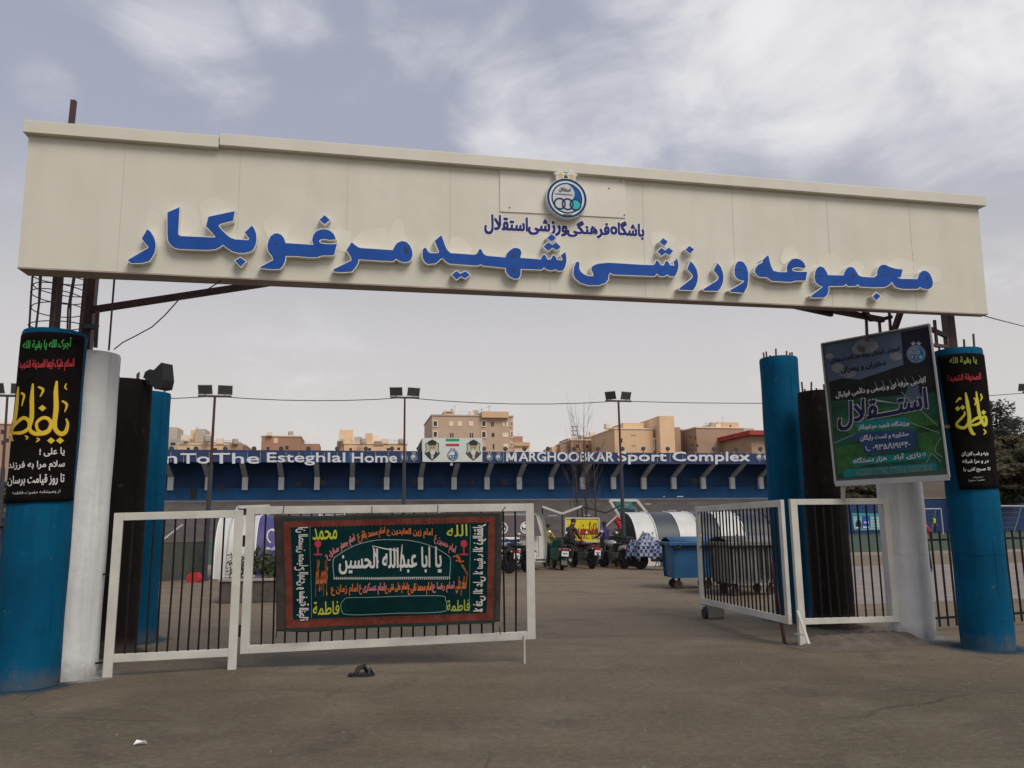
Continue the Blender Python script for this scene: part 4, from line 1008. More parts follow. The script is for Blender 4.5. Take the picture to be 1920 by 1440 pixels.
pt.text('آموزش فوتبال ویژه باشگاه استقلال', 0, 0, 0, 0, MP['violet'], 3, True, .2, ((1556, 672), (1687, 648), (1688, 658), (1557, 683)))
pt.text('دختران و پسران', 0, 0, 0, 0, MP['ink'], 3, True, .5, ((1577, 688), (1660, 674), (1661, 688), (1578, 702)))
pt.text('آکادمی حرفه ای و رسمی و دائمی فوتبال', 0, 0, 0, 0, MP['text'], 3, True, .4, ((1567, 734), (1736, 706), (1737, 719), (1568, 748)))
qI = ((1573, 757), (1736, 728), (1740, 776), (1572, 808))
pt.text('استـــقلال', 0, 0, 0, 0, MP['text'], 3, True, 2.6, qI); pt.text('استـــقلال', 0, 0, 0, 0, MP['purple'], 12, True, 1.2, qI)
pt.poly([(1601, 796), (1612, 788), (1700, 783), (1709, 790), (1703, 800), (1612, 809)], MP['teal'], 3); pt.text('ورزشگاه شهید مرغوبکار', 0, 0, 0, 0, MP['text'], 5, True, .35, ((1609, 796), (1705, 788), (1705, 799), (1610, 807)))
pt.poly([(1594, 820), (1606, 812), (1712, 804), (1722, 812), (1714, 842), (1620, 851), (1615, 829)], MP['deep'], 2); pt.text('مشاوره و تست رایگان', 0, 0, 0, 0, MP['text'], 5, True, .35, ((1613, 816), (1703, 808), (1704, 819), (1614, 828)))
pt.text('۰۹۳۵۸۱۹۱۶۴۰', 0, 0, 0, 0, MP['text'], 5, False, .4, ((1637, 834), (1706, 827), (1707, 838), (1637, 844)))
pt.stroke([(1624, 837), (1625, 843), (1632, 845)], [2, 1.4, 2], MP['text'], 5)
pt.poly([(1593, 868), (1600, 860), (1734, 847), (1741, 852), (1735, 861), (1602, 873)], MP['teal'], 3)
pt.text('نازی آباد', 0, 0, 0, 0, MP['text'], 5, True, .4, ((1674, 852), (1726, 847), (1727, 859), (1675, 864))); pt.text('هزار دستگاه', 0, 0, 0, 0, MP['text'], 5, True, .4, ((1600, 859), (1662, 853), (1663, 865), (1601, 871)))
pt.ring(1733, 852, 3, 1, MP['text'], 5)
pt.poly([(1580, 890), (1586, 880), (1755, 868), (1757, 881), (1584, 895)], MP['teal'], 2); pt.text('NAZIABAD FOOTBALL ESTEGHLAL MARGHOOBKAR', 0, 0, 0, 0, MP['dim'], 5, False, .2, ((1606, 881), (1748, 871), (1748, 883), (1606, 893)))
pt.build('poster_print', bd)

# dark floodlight on the left black column, and small things lying on the ground
fl = thing('floodlight', 'black floodlight clamped on top of the left black column', 'floodlight', P(288, 730, 10.5))
b = MB(); b.prism([P(x, y, 10.42) for x, y in ((268, 708), (272, 697), (281, 692), (288, 694), (303, 679), (306, 712), (302, 728), (290, 730), (282, 716))], Vector((.08, .16, 0))); b.build('housing', M_black, fl, bevel=.01)
b = MB(); b.bar(P(280, 722, 10.5), P(276, 706, 10.5), .05, .05); b.build('bracket', M_black, fl)
sh = thing('sandal', 'crumpled black sandal lying on the asphalt in front of the gate', 'sandal', G(680, 1268))
g0 = G(678, 1268)
b = MB(); b.prism([g0+Vector((x*.01, y*.01, .002)) for x, y in ((-14, -3), (-10, -6), (0, -5), (10, -4), (14, 0), (12, 5), (2, 5), (-8, 5), (-13, 3))], EZ*.03); b.build('sole', M_dark, sh, bevel=.008)
b = MB(); b.tube([g0+Vector((-.06, -.05, .03)), g0+Vector((-.03, -.02, .085)), g0+Vector((.02, .02, .10)), g0+Vector((.05, .055, .03))], [.02, .026, .026, .02], 8); b.tube([g0+Vector((.08, -.04, .03)), g0+Vector((.09, 0, .08)), g0+Vector((.10, .05, .03))], .014, 8); b.build('strap', M_black, sh, smooth=True)
pp = G(262, 1397); b = MB(); b.prism([pp+Vector((x*.008, y*.008, .005+.012*((i*7) % 3))) for i, (x, y) in enumerate(((-5, -2), (-1, -3), (5, -1), (6, 2), (1, 3), (-4, 2)))], EZ*.006); tag(b.build('paper_scrap', M_white), 'small white paper scrap on the asphalt at lower left', 'litter')
# ================================================================ GRANDSTAND
W0 = P(873, 905, 99.0); NF = -E2
F0 = W0-E2*4.2
fW = lambda px, py, h: HIT(px, py, W0, NF)+NF*h
fF = lambda px, py, h: HIT(px, py, F0, NF)+NF*h
M_wall = mat('stand navy wall', (.005, .038, .130), .7, .45, .35); M_wallb = mat('stand bright blue dado', (.005, .085, .235), .7, .2, .5)
M_fascia = mat('fascia navy', (.014, .030, .105), .5, .25, .9); M_fas2 = mat('fascia blue panel', (.010, .055, .17), .5, .2, .9)
M_rib = mat('rib white', (.72, .73, .76), .6, .10, 1.5); M_ribg = mat('rib grey', (.42, .43, .45), .7, .2, 1.5); M_txt = mat('fascia lettering', (.64, .66, .70), .5)
gs = thing('grandstand', 'long blue football grandstand with white ribs and lettered fascia', 'grandstand', Vector((W0.x, W0.y, 0)))
sW = lambda px: (HIT(px, 900, W0, NF)-W0).dot(E1)
sL, sR = sW(150), sW(1497)
zw0 = fW(873, 938, 0).z; zr0 = fF(873, 868, 0).z; zr1 = fF(873, 846.5, 0).z
ctr = Vector((W0.x, W0.y, 0))
def gbox(s0, s1, e0, e1, z0, z1, m, nm, par=gs, **k):
    b = MB(); b.box(ctr+E1*((s0+s1)/2)+E2*((e0+e1)/2)+EZ*((z0+z1)/2), (s1-s0, abs(e1-e0), z1-z0), AX); return b.build(nm, m, par, **k)
gbox(sL, sR, 0, .4, zw0+1.55, zr0+.3, M_wall, 'wall')
gbox(sL, sR, -.06, .4, zw0, zw0+1.548, M_wallb, 'dado')
gbox(sL, sR, -4.0, .6, zr0+.05, zr0+.35, M_wall, 'roof')
gbox(sL, sR, -4.2, -4.0, zr0, zr1, M_fascia, 'fascia')
gbox(sL, sL+.4, -4, 0, zw0, zr0+.05, M_wall, 'end_wall')
rs0, rs1 = sW(321.6), sW(1423.5); nr = 19
for i in range(-3, nr+1):
    s_ = rs0+(rs1-rs0)*i/(nr-1)
    if s_ > sR-.6: continue
    zk = fW(900, 895, 0).z; zl = fW(900, 918, 0).z
    p0 = ctr+E1*s_; b = MB()
    b.bar(p0-E2*3.9+EZ*(zr0+.02), p0-E2*.35+EZ*(zk+.02), .55, .28, up=E1.cross(EZ)); b.build('rib_arm', M_ribg, gs)
    b = MB(); b.box(p0-E2*.32+EZ*((zk+zl)/2), (.62, .5, zk-zl), AX); b.build('rib_leg', M_rib, gs)
# dim openings in the wall
for px, py, wd, hh in ((415, 915, 14, 9), (560, 907, 11, 8), (605, 905, 13, 10), (665, 904, 15, 10), (722, 905, 15, 11), (780, 904, 14, 14), (886, 904, 9, 8), (945, 904, 13, 12), (1208, 902, 12, 12), (1302, 902, 12, 12), (363, 925, 14, 22)):
    a_ = fW(px-wd/2, py+hh/2, 0); c_ = fW(px+wd/2, py-hh/2, 0); s0, s1 = (a_-ctr).dot(E1), (c_-ctr).dot(E1)
    gbox(s0, s1, -.07, .0, a_.z, c_.z, mat('dim opening', (.006, .010, .026), .4), 'window')
# terrace of concrete steps going down to the pitch
ter = MB(); n_st = 11; zlow = .35; e_hi, e_lo = -.4, -10.5
for k in range(n_st):
    z1_ = zw0-.05-(zw0-.05-zlow)*k/n_st; e_ = e_hi+(e_lo-e_hi)*(k+1)/n_st; ep = e_hi+(e_lo-e_hi)*k/n_st if k else .4
    ter.box(ctr+E1*((sL+sR)/2)+E2*((e_+ep)/2)+EZ*(z1_/2-.1), (sR-sL, ep-e_-.002, z1_+.2), AX)
ter.build('terrace', mat('terrace concrete', (.088, .077, .074), .9, .3, .7, col2=(.135, .122, .118)), gs)
gbox(sL, sR, -.9, -.3, zw0-.05, zw0+.10, mat('terrace lip', (.23, .22, .22), .9, .2, .6), 'terrace_lip')
for px, py, l_ in ((1275, 931, 14), (1245, 931, 3), (1036, 967, 18), (1100, 966, 17), (1028, 985, 10), (1260, 958, 20), (1215, 945, 14)):
    p = HIT(px, py, W0-E2*8, NF); b = MB(); b.box(p, (l_*.055, .1, .1), AX); b.build('seat_plank', M_ribg, gs)
# upstand lamps along the roof edge
for px in (321, 367, 422, 476, 527, 578, 632, 686, 735, 785, 908, 948, 984, 1028, 1077, 1122, 1168, 1207, 1253, 1299, 1340, 1382, 1427):
    p = fF(px, 845, -.15); b = MB()
    b.lathe(p+EZ*.25-E2*.0, [(.17, -.12), (.26, -.10), (.26, .10), (.17, .12)], 12, ax=(E1, EZ, NF)); b.bar(p-EZ*.25, p+EZ*.1, .08, .08); b.build('roof_lamp', mat('lamp dark', (.05, .045, .045), .6), gs)
# fascia lettering
pt = Paint(fF, .02, eps=.004)
for px in range(320, 1440, 24):
    if not 785 < px < 905: pt.rect(px, 847.5, px+.7, 867, M_ribg, 0)
for x0, x1 in ((437, 463), (640, 660), (1010, 1030), (570, 590)): pt.rect(x0, 847.5, x1, 867.3, M_fas2, 0)
Q = lambda t, x0, y0, x1, y1, b_=.45: pt.text(t, x0, y0, x1, y1, M_txt, 2, False, b_)
pt.build('fascia_panels', gs)
for a_ in (('n', 311, 855.5, 332, 868.5), ('To', 339, 850.5, 393, 869), ('The', 399, 850, 486, 869), ('Esteghlal', 501, 849, 647, 872), ('Home', 660, 849.5, 744, 867)): Q(*a_); pt.build('fascia_lettering', gs)
Q('ARGHOOBKAR', 973, 848, 1150, 865, .55); 
for l_ in ([(949, 865), (949, 848), (953, 848), (953, 865)], [(964, 865), (964, 848), (968.5, 848), (968.5, 865)], [(949, 848), (954, 848), (960.5, 861), (957, 863.5)], [(963.5, 848), (968.5, 848), (960.5, 863.5), (957.5, 861)]): pt.poly(l_, M_txt, 2)
pt.build('fascia_lettering', gs)
for a_ in (('Sport', 1158, 847.5, 1249, 870, .6), ('Complex', 1261, 847.5, 1405, 870, .6)): Q(*a_); pt.build('fascia_lettering', gs)
EF = dict(EM, navy=mat('fascia emblem navy', (.02, .03, .10), .5), white=mat('fascia emblem white', (.50, .50, .58), .5))
for px in (758, 776, 918, 935, 1424, 1437): emblem(pt, px, 858, 7, 7.5, True, 1, EF, False); pt.build('fascia_emblem', gs)

# portrait board above the fascia
pbd = thing('portrait_board', 'white board with two portraits, flag stripes and club emblem on the grandstand roof', 'board', fF(847, 866, .4))
fP = lambda px, py, h: fF(px, py, .55+h)
b = MB(); b.prism([fP(791.5, 822, 0), fP(903, 822, 0), fP(903, 866.5, 0), fP(791.5, 866.5, 0)], E2*.5, mat('board white', (.60, .63, .60), .5, .05, .6)); b.build('board', mat('board white', (.6, .6, .6)), pbd)
b = MB(); b.prism([fP(791, 822, -.5), fP(784.5, 836, -1.5), fP(786, 866, -1.5), fP(791, 866, -.5)], E2*.2); b.build('side_return', M_black, pbd)
b = MB(); p_ = fP(846, 870, -.3); b.box(p_+EZ*.05, (.3, .3, .5), AX); b.build('bracket', M_ribg, pbd)
MQ = {k_: mat('portrait '+k_, c_, .6, .1, 2) for k_, c_ in (('halo', (.42, .48, .32)), ('line', (.03, .045, .03)), ('turban', (.015, .015, .016)), ('skin', (.42, .24, .17)), ('beard', (.55, .55, .55)), ('robe', (.025, .030, .025)), ('brown', (.07, .045, .04)), ('shirt', (.50, .50, .48)), ('green', (.02, .28, .11)), ('red', (.46, .02, .06)))}
pt = Paint(fP, .015, eps=.003)
def portrait(cx, robe, flip=1):
    X = lambda a: cx+a*flip
    hexa = [(0, 824.5), (6.5, 829), (13, 833), (12, 844), (14.5, 851), (8, 858), (0, 864), (-8, 858), (-14.5, 851), (-12, 844), (-13, 833), (-6.5, 829)]
    pt.poly([(X(a), b_) for a, b_ in hexa], MQ['line'], 0); pt.poly([(X(a*.88), 845+(b_-845)*.90) for a, b_ in hexa], MQ['halo'], 1)
    pt.poly([(X(a), b_) for a, b_ in ((-14, 851), (-7, 847.5), (7, 847.5), (14, 851), (8, 858), (0, 864), (-8, 858))], MQ[robe], 2)
    pt.poly([(X(a), b_) for a, b_ in ((-3.5, 849), (3.5, 849), (1.5, 861), (-1.5, 861))], MQ['shirt'], 3)
    pt.disc(X(.5), 840.5, 5.0, MQ['skin'], 4, 6.4); pt.disc(X(.7), 848.6, 4.6, MQ['beard'], 5, 5.6); pt.disc(X(.8), 843.6, 3.0, MQ['beard'], 5.3, 1.6); pt.disc(X(.8), 844.2, 1.4, MQ['skin'], 6, .7)
    pt.disc(X(0), 831, 8.2, MQ['turban'], 5, 4.6); pt.poly([(X(-8.1), 831), (X(8.1), 831), (X(6.0), 836), (X(0), 834.2), (X(-6.0), 836)], MQ['turban'], 6)
    for a in (-1.6, 3): pt.rect(X(a)-.9, 839, X(a)+.9, 839.8, MQ['line'], 7)
    pt.rect(X(.2)-.5, 840.5, X(.9)+.3, 842.5, MQ['skin'], 8)
portrait(809.5, 'robe', 1); portrait(886.5, 'brown', -1)
pt.rect(835, 823.5, 860, 828, MQ['green'], 1); pt.rect(835, 833, 860, 837.2, MQ['red'], 1)
emblem(pt, 848, 854, 10.5, 10.5, True, 1, dict(EM, gold=EM['navy']), False)
pt.build('portrait_print', pbd)

# ================================================================ BUILDINGS BEHIND THE STAND
M_glassd = mat('dark window', (.035, .030, .030), .3)
BM = {k_: mat('building '+k_, c_, .85, v_, .35, col2=c2_) for k_, c_, v_, c2_ in (('pinkstone', (0.468, 0.341, 0.245), 0, (0.546, 0.403, 0.291)), ('brick', (0.351, 0.186, 0.120), 0, (0.416, 0.236, 0.160)), ('tan', (0.706, 0.484, 0.293), 0, (0.798, 0.559, 0.348)), ('beige', (0.675, 0.457, 0.275), 0, (0.736, 0.505, 0.311)), ('brown', (0.364, 0.242, 0.165), 0, (0.429, 0.291, 0.205)), ('orange', (.60, .40, .25), 0, (.66, .45, .29)), ('grey', (0.442, 0.384, 0.319), 0, (0.520, 0.459, 0.388)), ('red', (.34, .035, .03), 0, (.38, .05, .04)), ('pale', (0.798, 0.627, 0.479), 0, (0.800, 0.682, 0.527)))}
def blk(par, px0, px1, pyt, Y, m, nm='block', depth=10, pyb=None, z0=0.0, dz=0):
    """one block of a building: front face spans px0..px1, top at pyt, front left corner at depth Y"""
    a_ = P(px0, 900, Y); n_ = -E2
    s1_ = (HIT(px1, 900, a_, n_)-a_).dot(E1)
    zt_ = HIT((px0+px1)/2, pyt, a_, n_).z
    z0_ = z0 if pyb is None else HIT((px0+px1)/2, pyb, a_, n_).z
    b = MB(); c_ = Vector((a_.x, a_.y, 0))+E1*(s1_/2)+E2*(depth/2)+EZ*((zt_+z0_)/2)
    b.box(c_, (s1_, depth, zt_-z0_), AX); o = b.build(nm, m, par)
    return o, a_, n_
def win(par, a_, n_, px, py, wd, hh, m=M_glassd, frame=None):
    p = [HIT(x, y, a_, n_)+n_*.06 for x, y in ((px, py), (px+wd, py), (px+wd, py+hh), (px, py+hh))]
    b = MB(); b.prism(p, -n_*.1); o = b.build('window', m, par)
    if frame:
        b = MB()
        for i in range(4): b.bar(p[i]+n_*.02, p[(i+1) % 4]+n_*.02, .18, .12, up=n_)
        b.build('frame', frame, o)
    return o
def building(name, label, px0, px1, pyt, Y, m, depth=12, cat='building'):
    p = P((px0+px1)/2, 900, Y); t = thing(name, label, cat, (p.x, p.y, 0))
    o, a_, n_ = blk(t, px0, px1, pyt, Y, m, 'wall', depth)
    s1_ = (HIT(px1, 900, a_, n_)-a_).dot(E1); zt_ = HIT((px0+px1)/2, pyt, a_, n_).z
    q = MB(); q.box(Vector((a_.x, a_.y, 0))+E1*(s1_/2)+E2*(depth/2)+EZ*(zt_+.12), (s1_+.3, depth+.3, .24), AX); q.build('parapet', BM['pale'] if m is not BM['pinkstone'] else BM['grey'], t)
    return t, a_, n_
def roofbits(t, lst):
    for (px0, px1, pyt, Y, m, dep, pyb) in lst: blk(t, px0, px1, pyt, Y, BM[m], 'roof_block', dep, pyb)
def antenna(t, px, pyt, pyb, Y, wd=.12):
    q = MB(); p, p2 = P(px, pyb, Y), P(px, pyt, Y); q.bar((p2.x, p2.y, p.z), p2, wd, wd); q.bar(p2+E1*-.5-EZ*.4, p2+E1*.5-EZ*.2, wd*.7, wd*.7); q.build('antenna', M_ribg, t)
# main apartment block
bt, a_, n_ = building('apartment_block', 'tall pinkish stone apartment block with many windows behind the portrait board', 809, 963, 780.5, 150, BM['pinkstone'], 16)
roofbits(bt, [(832, 852, 770.5, 152, 'orange', 5, 783), (904, 955, 771.5, 151, 'orange', 8, 783), (846, 849, 766, 153, 'grey', 1, 772)])
antenna(bt, 903, 765, 775, 152); antenna(bt, 917, 760, 772, 152); antenna(bt, 853, 759, 771, 153, .07)
for (px, py, wd, hh) in ((812, 789, 8, 11), (812, 809, 8, 11), (903, 789, 8, 11), (903, 809, 8, 12), (957.5, 790, 4, 10), (957.5, 809, 4, 12), (957.5, 830, 4, 8), (905, 832, 3, 9)): win(bt, a_, n_, px, py, wd, hh, M_glassd, BM['pale'])
for (px, py, wd, hh) in ((921, 791, 2, 8), (924, 791, 2, 8), (844, 812, 2, 8), (848, 812, 2, 8), (881, 812, 2, 8), (885, 812, 2, 8), (922, 812, 5, 7), (924, 833, 3, 9), (836, 777-4, 12, 2), (916, 776, 3, 3)): win(bt, a_, n_, px, py, wd, hh)
for (px, py, wd, hh) in ((842, 790, 8, 9), (858, 790, 8, 9), (879, 790, 8, 9), (942, 791, 4, 9), (949, 791, 4, 9), (942, 812, 11, 8), (944, 832, 9, 8)): win(bt, a_, n_, px, py, wd, hh, BM['pale'])
# others
bt, a_, n_ = building('low_house', 'low pink house with a stepped roof right of the tall apartment block', 965, 994, 834, 170, BM['pale']); roofbits(bt, [(964, 981, 818, 176, 'brick', 8, 836), (965, 994, 829, 169.5, 'orange', 4, 836)]); antenna(bt, 972, 812, 820, 172, .06)
bt, a_, n_ = building('brick_house', 'square red brick house with one small window behind the fascia', 487, 561, 818.5, 160, BM['brick']); roofbits(bt, [(561.5, 597, 832, 162, 'brick', 8, None)]); win(bt, a_, n_, 513, 821, 8, 10, BM['tan']); antenna(bt, 572, 826, 834, 162, .06)
bt, a_, n_ = building('stepped_house', 'tan house with rooftop sheds left of the second floodlight mast', 643, 762, 833, 165, BM['tan']); roofbits(bt, [(634, 660, 806, 172, 'tan', 6, 842), (662, 678, 819, 170, 'grey', 3, 835), (684, 697, 812.5, 170, 'orange', 5, 835), (697, 708, 817, 171, 'pale', 5, 835), (630, 642, 827, 164, 'brown', 6, None), (700, 718, 827, 166, 'brown', 3, 835)])
bt, a_, n_ = building('old_house', 'cluttered tan rooftops at the left end of the stand', 330, 455, 834, 160, BM['tan']); roofbits(bt, [(352, 361, 806, 166, 'tan', 5, 836), (361, 380, 804, 165, 'grey', 6, 836), (380, 386, 814, 165.5, 'brown', 5, 836), (340, 448, 828.5, 161, 'brown', 8, 836), (310, 327, 801, 166, 'grey', 6, None), (316, 352, 822, 163, 'grey', 8, None), (425, 452, 832, 158, 'brown', 6, None)]); antenna(bt, 370, 799, 806, 165, .07); antenna(bt, 398, 812, 834, 160, .10)
for px, py in ((320, 830), (432, 838), (385, 818)): win(bt, a_, n_, px, py, 9, 5)
bt, a_, n_ = building('cream_apartment', 'large cream apartment block with a tall blank tower', 1155, 1228, 805, 150, BM['beige'], 15); roofbits(bt, [(1172, 1211, 793, 154, 'beige', 9, 808), (1241, 1269, 780, 149.5, 'tan', 12, None), (1228.5, 1240.5, 798, 153, 'beige', 10, None), (1269.5, 1280, 801, 153, 'brown', 8, None)])
for py in (815, 834.5): win(bt, a_, n_, 1184, py, 8, 1.8, BM['brown'])
antenna(bt, 1226, 820, 845, 149, .1)
bt, a_, n_ = building('brown_apartment', 'brown brick apartment block with a rooftop penthouse', 1310, 1400, 803, 150, BM['brown'], 14); roofbits(bt, [(1351, 1391, 792, 153, 'orange', 8, 806), (1283, 1309.5, 805, 156, 'brown', 6, None)]); antenna(bt, 1323, 791, 803, 152, .1); antenna(bt, 1355, 780, 793, 153, .06); win(bt, a_, n_, 1368, 797, 3, 6, M_glassd)
for px, py, hh in ((1293, 817, 5), (1302, 818, 6), (1297, 832, 6), (1306, 833, 5)): win(bt, a_-E2*1, n_, px, py, 3, hh)
bt, a_, n_ = building('red_roofed_house', 'house with a bright red roof band beside the tall blue column', 1413, 1470, 815, 140, BM['brown'], 12); roofbits(bt, [(1411, 1470, 807, 138.5, 'red', 14, 815.5), (1400, 1413, 831, 150, 'orange', 6, None), (1398, 1420, 803, 158, 'grey', 8, None)])
bt, a_, n_ = building('rough_brick_house', 'rough unfinished brick house behind the bare tree', 1072, 1128, 826, 165, BM['brick'], 12); roofbits(bt, [(1098, 1127, 819, 168, 'brown', 8, 828), (1052, 1071.5, 833, 166, 'brown', 8, None), (1036, 1052, 838, 168, 'tan', 8, None), (1066, 1090, 822, 167, 'brown', 7, 828)])
q = MB(); p, p2 = P(1077.5, 822, 168), P(1077.5, 796, 168)
for dx in (-.9, .9): q.bar((p2.x+dx*.5, p2.y, p.z), p2+Vector((dx*.5, 0, -.3)), .16, .16)
for k_ in range(5): q.bar(p2+Vector((-.8, 0, -.4-k_*.9)), p2+Vector((.8, 0, -.4-k_*.9)), .5, .22)
q.build('telecom_mast', M_ribg, bt)
bt, a_, n_ = building('brown_house', 'brown house at the far left edge behind the blue column', -40, 22, 795, 110, BM['brown'], 10)
for px, py in ((2, 806), (12, 822), (3, 826)): win(bt, a_, n_, px, py, 5, 7)

# rooftop clutter: tanks, coolers, railings, more openings
def clutter(t, lst):
    for kind, px, pyb, Y, s_ in lst:
        p = P(px, pyb, Y); q = MB()
        if kind == 'tank': q.lathe(p, [(.5*s_, 0), (.55*s_, .1*s_), (.55*s_, .9*s_), (.3*s_, 1.05*s_)], 12); q.build('water_tank', BM['grey'], t, smooth=True)
        elif kind == 'cooler': q.box(p+EZ*.45*s_, (1.0*s_, .8*s_, .8*s_), AX); q.box(p+EZ*.45*s_-E2*.42*s_, (.8*s_, .04, .6*s_), AX); q.build('air_cooler', BM['pale'], t)
        else:
            for i in range(7): q.bar(p+E1*i*.6*s_, p+E1*i*.6*s_+EZ*.9*s_, .05, .05)
            q.bar(p+EZ*.9*s_, p+E1*3.6*s_+EZ*.9*s_, .06, .06); q.build('roof_railing', M_ribg, t)
TH_ = {o['label']: o for o in list(COL.objects) if o.get('category') == 'building'}
def byl(s_): return [o for k_, o in TH_.items() if s_ in k_][0]
clutter(byl('cluttered tan'), [('tank', 388, 828, 160, 1.3), ('cooler', 412, 834, 158, 1.4), ('cooler', 347, 828, 160, 1.4), ('rail', 400, 834, 159, 1.0), ('tank', 441, 833, 158, 1.1), ('rail', 318, 822, 162, .9)])
clutter(byl('rooftop sheds'), [('tank', 681, 833, 164, 1.2), ('cooler', 722, 833, 164, 1.3), ('rail', 712, 833, 164, 1.0), ('rail', 738, 833, 164, .8), ('cooler', 641, 826, 163, 1.2), ('tank', 752, 833, 164, 1.1)])
clutter(byl('tall pinkish'), [('rail', 862, 780, 152, 1.0), ('cooler', 884, 780, 152, 1.0), ('tank', 892, 780, 153, 1.1)])
clutter(byl('square red brick'), [('cooler', 505, 818, 160, 1.0), ('tank', 545, 818, 162, 1.0)])
clutter(byl('large cream'), [('cooler', 1140, 805, 152, 1.2), ('rail', 1213, 805, 151, .6)])
clutter(byl('penthouse'), [('tank', 1335, 803, 152, 1.1), ('cooler', 1345, 803, 152, 1.0)])
clutter(byl('unfinished'), [('cooler', 1110, 819, 167, 1.1), ('tank', 1090, 826, 166, 1.1), ('rail', 1054, 833, 165, .8)])
for lb, wl_ in (('rooftop sheds', [(655, 840, 5, 5), (690, 840, 6, 5), (725, 840, 6, 5), (745, 839, 5, 5)]), ('square red brick', [(500, 838, 5, 6), (535, 836, 6, 7)]), ('cluttered tan', [(350, 839, 6, 5), (400, 840, 7, 5), (420, 840, 5, 5)]), ('large cream', [(1163, 822, 4, 8), (1203, 838, 7, 5), (1163, 839, 5, 5)]), ('brown brick', [(1325, 815, 6, 8), (1350, 816, 6, 8), (1378, 815, 6, 8), (1325, 833, 6, 8), (1350, 833, 6, 8), (1378, 833, 6, 8)]), ('unfinished', [(1080, 834, 5, 6), (1098, 834, 5, 6), (1115, 833, 5, 6)])):
    if lb == 'brown brick': continue
    t_ = byl(lb); w_ = [o for o in t_.children if o.name.startswith('wall')][0]
    bb_ = [t_.location+Vector(c_) for c_ in w_.bound_box]; fr_ = min(bb_, key=lambda v: v.y-.2*v.x+(v.z > 1)*0)
    for args in wl_: win(t_, Vector((fr_.x, fr_.y, 0)), -E2, *args)

# ================================================================ FLOODLIGHT MASTS AND CABLES
M_mast = mat('mast grey blue', (.030, .033, .045), .5, .2, 4); M_mastr = mat('mast dark red', (.06, .02, .02), .6, .3, 4); M_lampb = mat('lamp back', (.055, .050, .052), .6, .2, 5); M_lampe = mat('lamp rim', (.48, .47, .47), .5)
def mast(label, px_t, py_t, px_b, Y, rad=.06, tilt=(0, 0), lampw=.42, red=.5):
    g_ = P(px_b, 975, Y); top = P(px_t, py_t, Y); base = Vector((g_.x, Y, 0)); top = Vector((top.x, Y, top.z))
    t = thing('floodlight_mast', label, 'floodlight', base, 'floodlight masts round the pitch')
    d_ = top-base; m_ = base+d_*.62
    q = MB(); q.lathe(base, [(rad*1.9, 0), (rad*1.9, .03)], 12); q.tube([base, base+d_*.3, m_], [rad*1.25, rad*1.2, rad*1.1], 10); q.build('pole', M_mast, t, smooth=True)
    q = MB(); q.tube([m_-d_*.01, top], [rad*.72, rad*.6], 10); q.build('upper_pole', M_mastr if red else M_mast, t, smooth=True)
    q = MB(); q.bar(top-E1*.48, top+E1*.48, .05, .06); q.build('crossarm', M_mast, t)
    for k_, tl_ in ((-1, tilt[0]), (1, tilt[1])):
        c_ = top+E1*(k_*.29)+EZ*.20; az = R(14*k_)+tl_; ex = Vector((math.cos(PHI+az), math.sin(PHI+az), 0)); ey = ex.cross(EZ)*-1
        up_ = (EZ*math.cos(.35)+ey*math.sin(.35)*-1).normalized(); nn_ = ex.cross(up_)
        q = MB(); q.box(c_, (lampw, .035, .27), (ex, nn_, up_)); q.box(c_+nn_*-.03, (lampw*.6, .06, .16), (ex, nn_, up_)); L_ = q.build('lamp', M_lampb, t, bevel=.006)
        for sgn in (-1, 1):
            q = MB(); q.box(c_+up_*(sgn*.142), (lampw+.03, .05, .015), (ex, nn_, up_)); q.build('rim', M_lampe, L_)
        q = MB(); q.bar(top+E1*(k_*.29), c_-up_*.1, .03, .03); q.build('lamp_bracket', M_mast, t)
    return top
T1 = mast('leaning floodlight mast in front of the left dugout', 403, 743, 389, 24.0, .062, (.1, -.1))
T2 = mast('floodlight mast standing behind the green banner', 759, 745.5, 757, 26.3, .05)
T3 = mast('floodlight mast at the end of the striped dugout', 1159.5, 752, 1169, 28.3, .06, (-.5, 0), .40)
T0 = mast('floodlight mast at the far left edge half hidden by the blue column', 14, 742, 4, 21.5, .05)
T4 = mast('floodlight mast at the far right edge of the picture', 1938, 736, 1950, 30.5, .06, (.0, -.2), .6)
cab = mat('dark cable', (.05, .045, .05), .6)
def sag(a, b_, s_, n=6): return [a.lerp(b_, i/n)-EZ*(s_*4*(i/n)*(1-i/n)) for i in range(n+1)]
cable(sag(T0, T1, .10), .014, 'overhead cable between the two left floodlight masts')
cable(sag(T1, T2, .12), .014, 'overhead cable between the leaning mast and the middle mast')
cable(sag(T2, T3, .16), .014, 'overhead cable from the middle mast to the striped dugout mast')
cable(sag(T3, T4, .22), .014, 'overhead cable from the striped dugout mast towards the right edge')
for a_, b_, Y in (((396, 766), (402, 772), 24), ((409, 782), (404, 788), 24)):
    pass

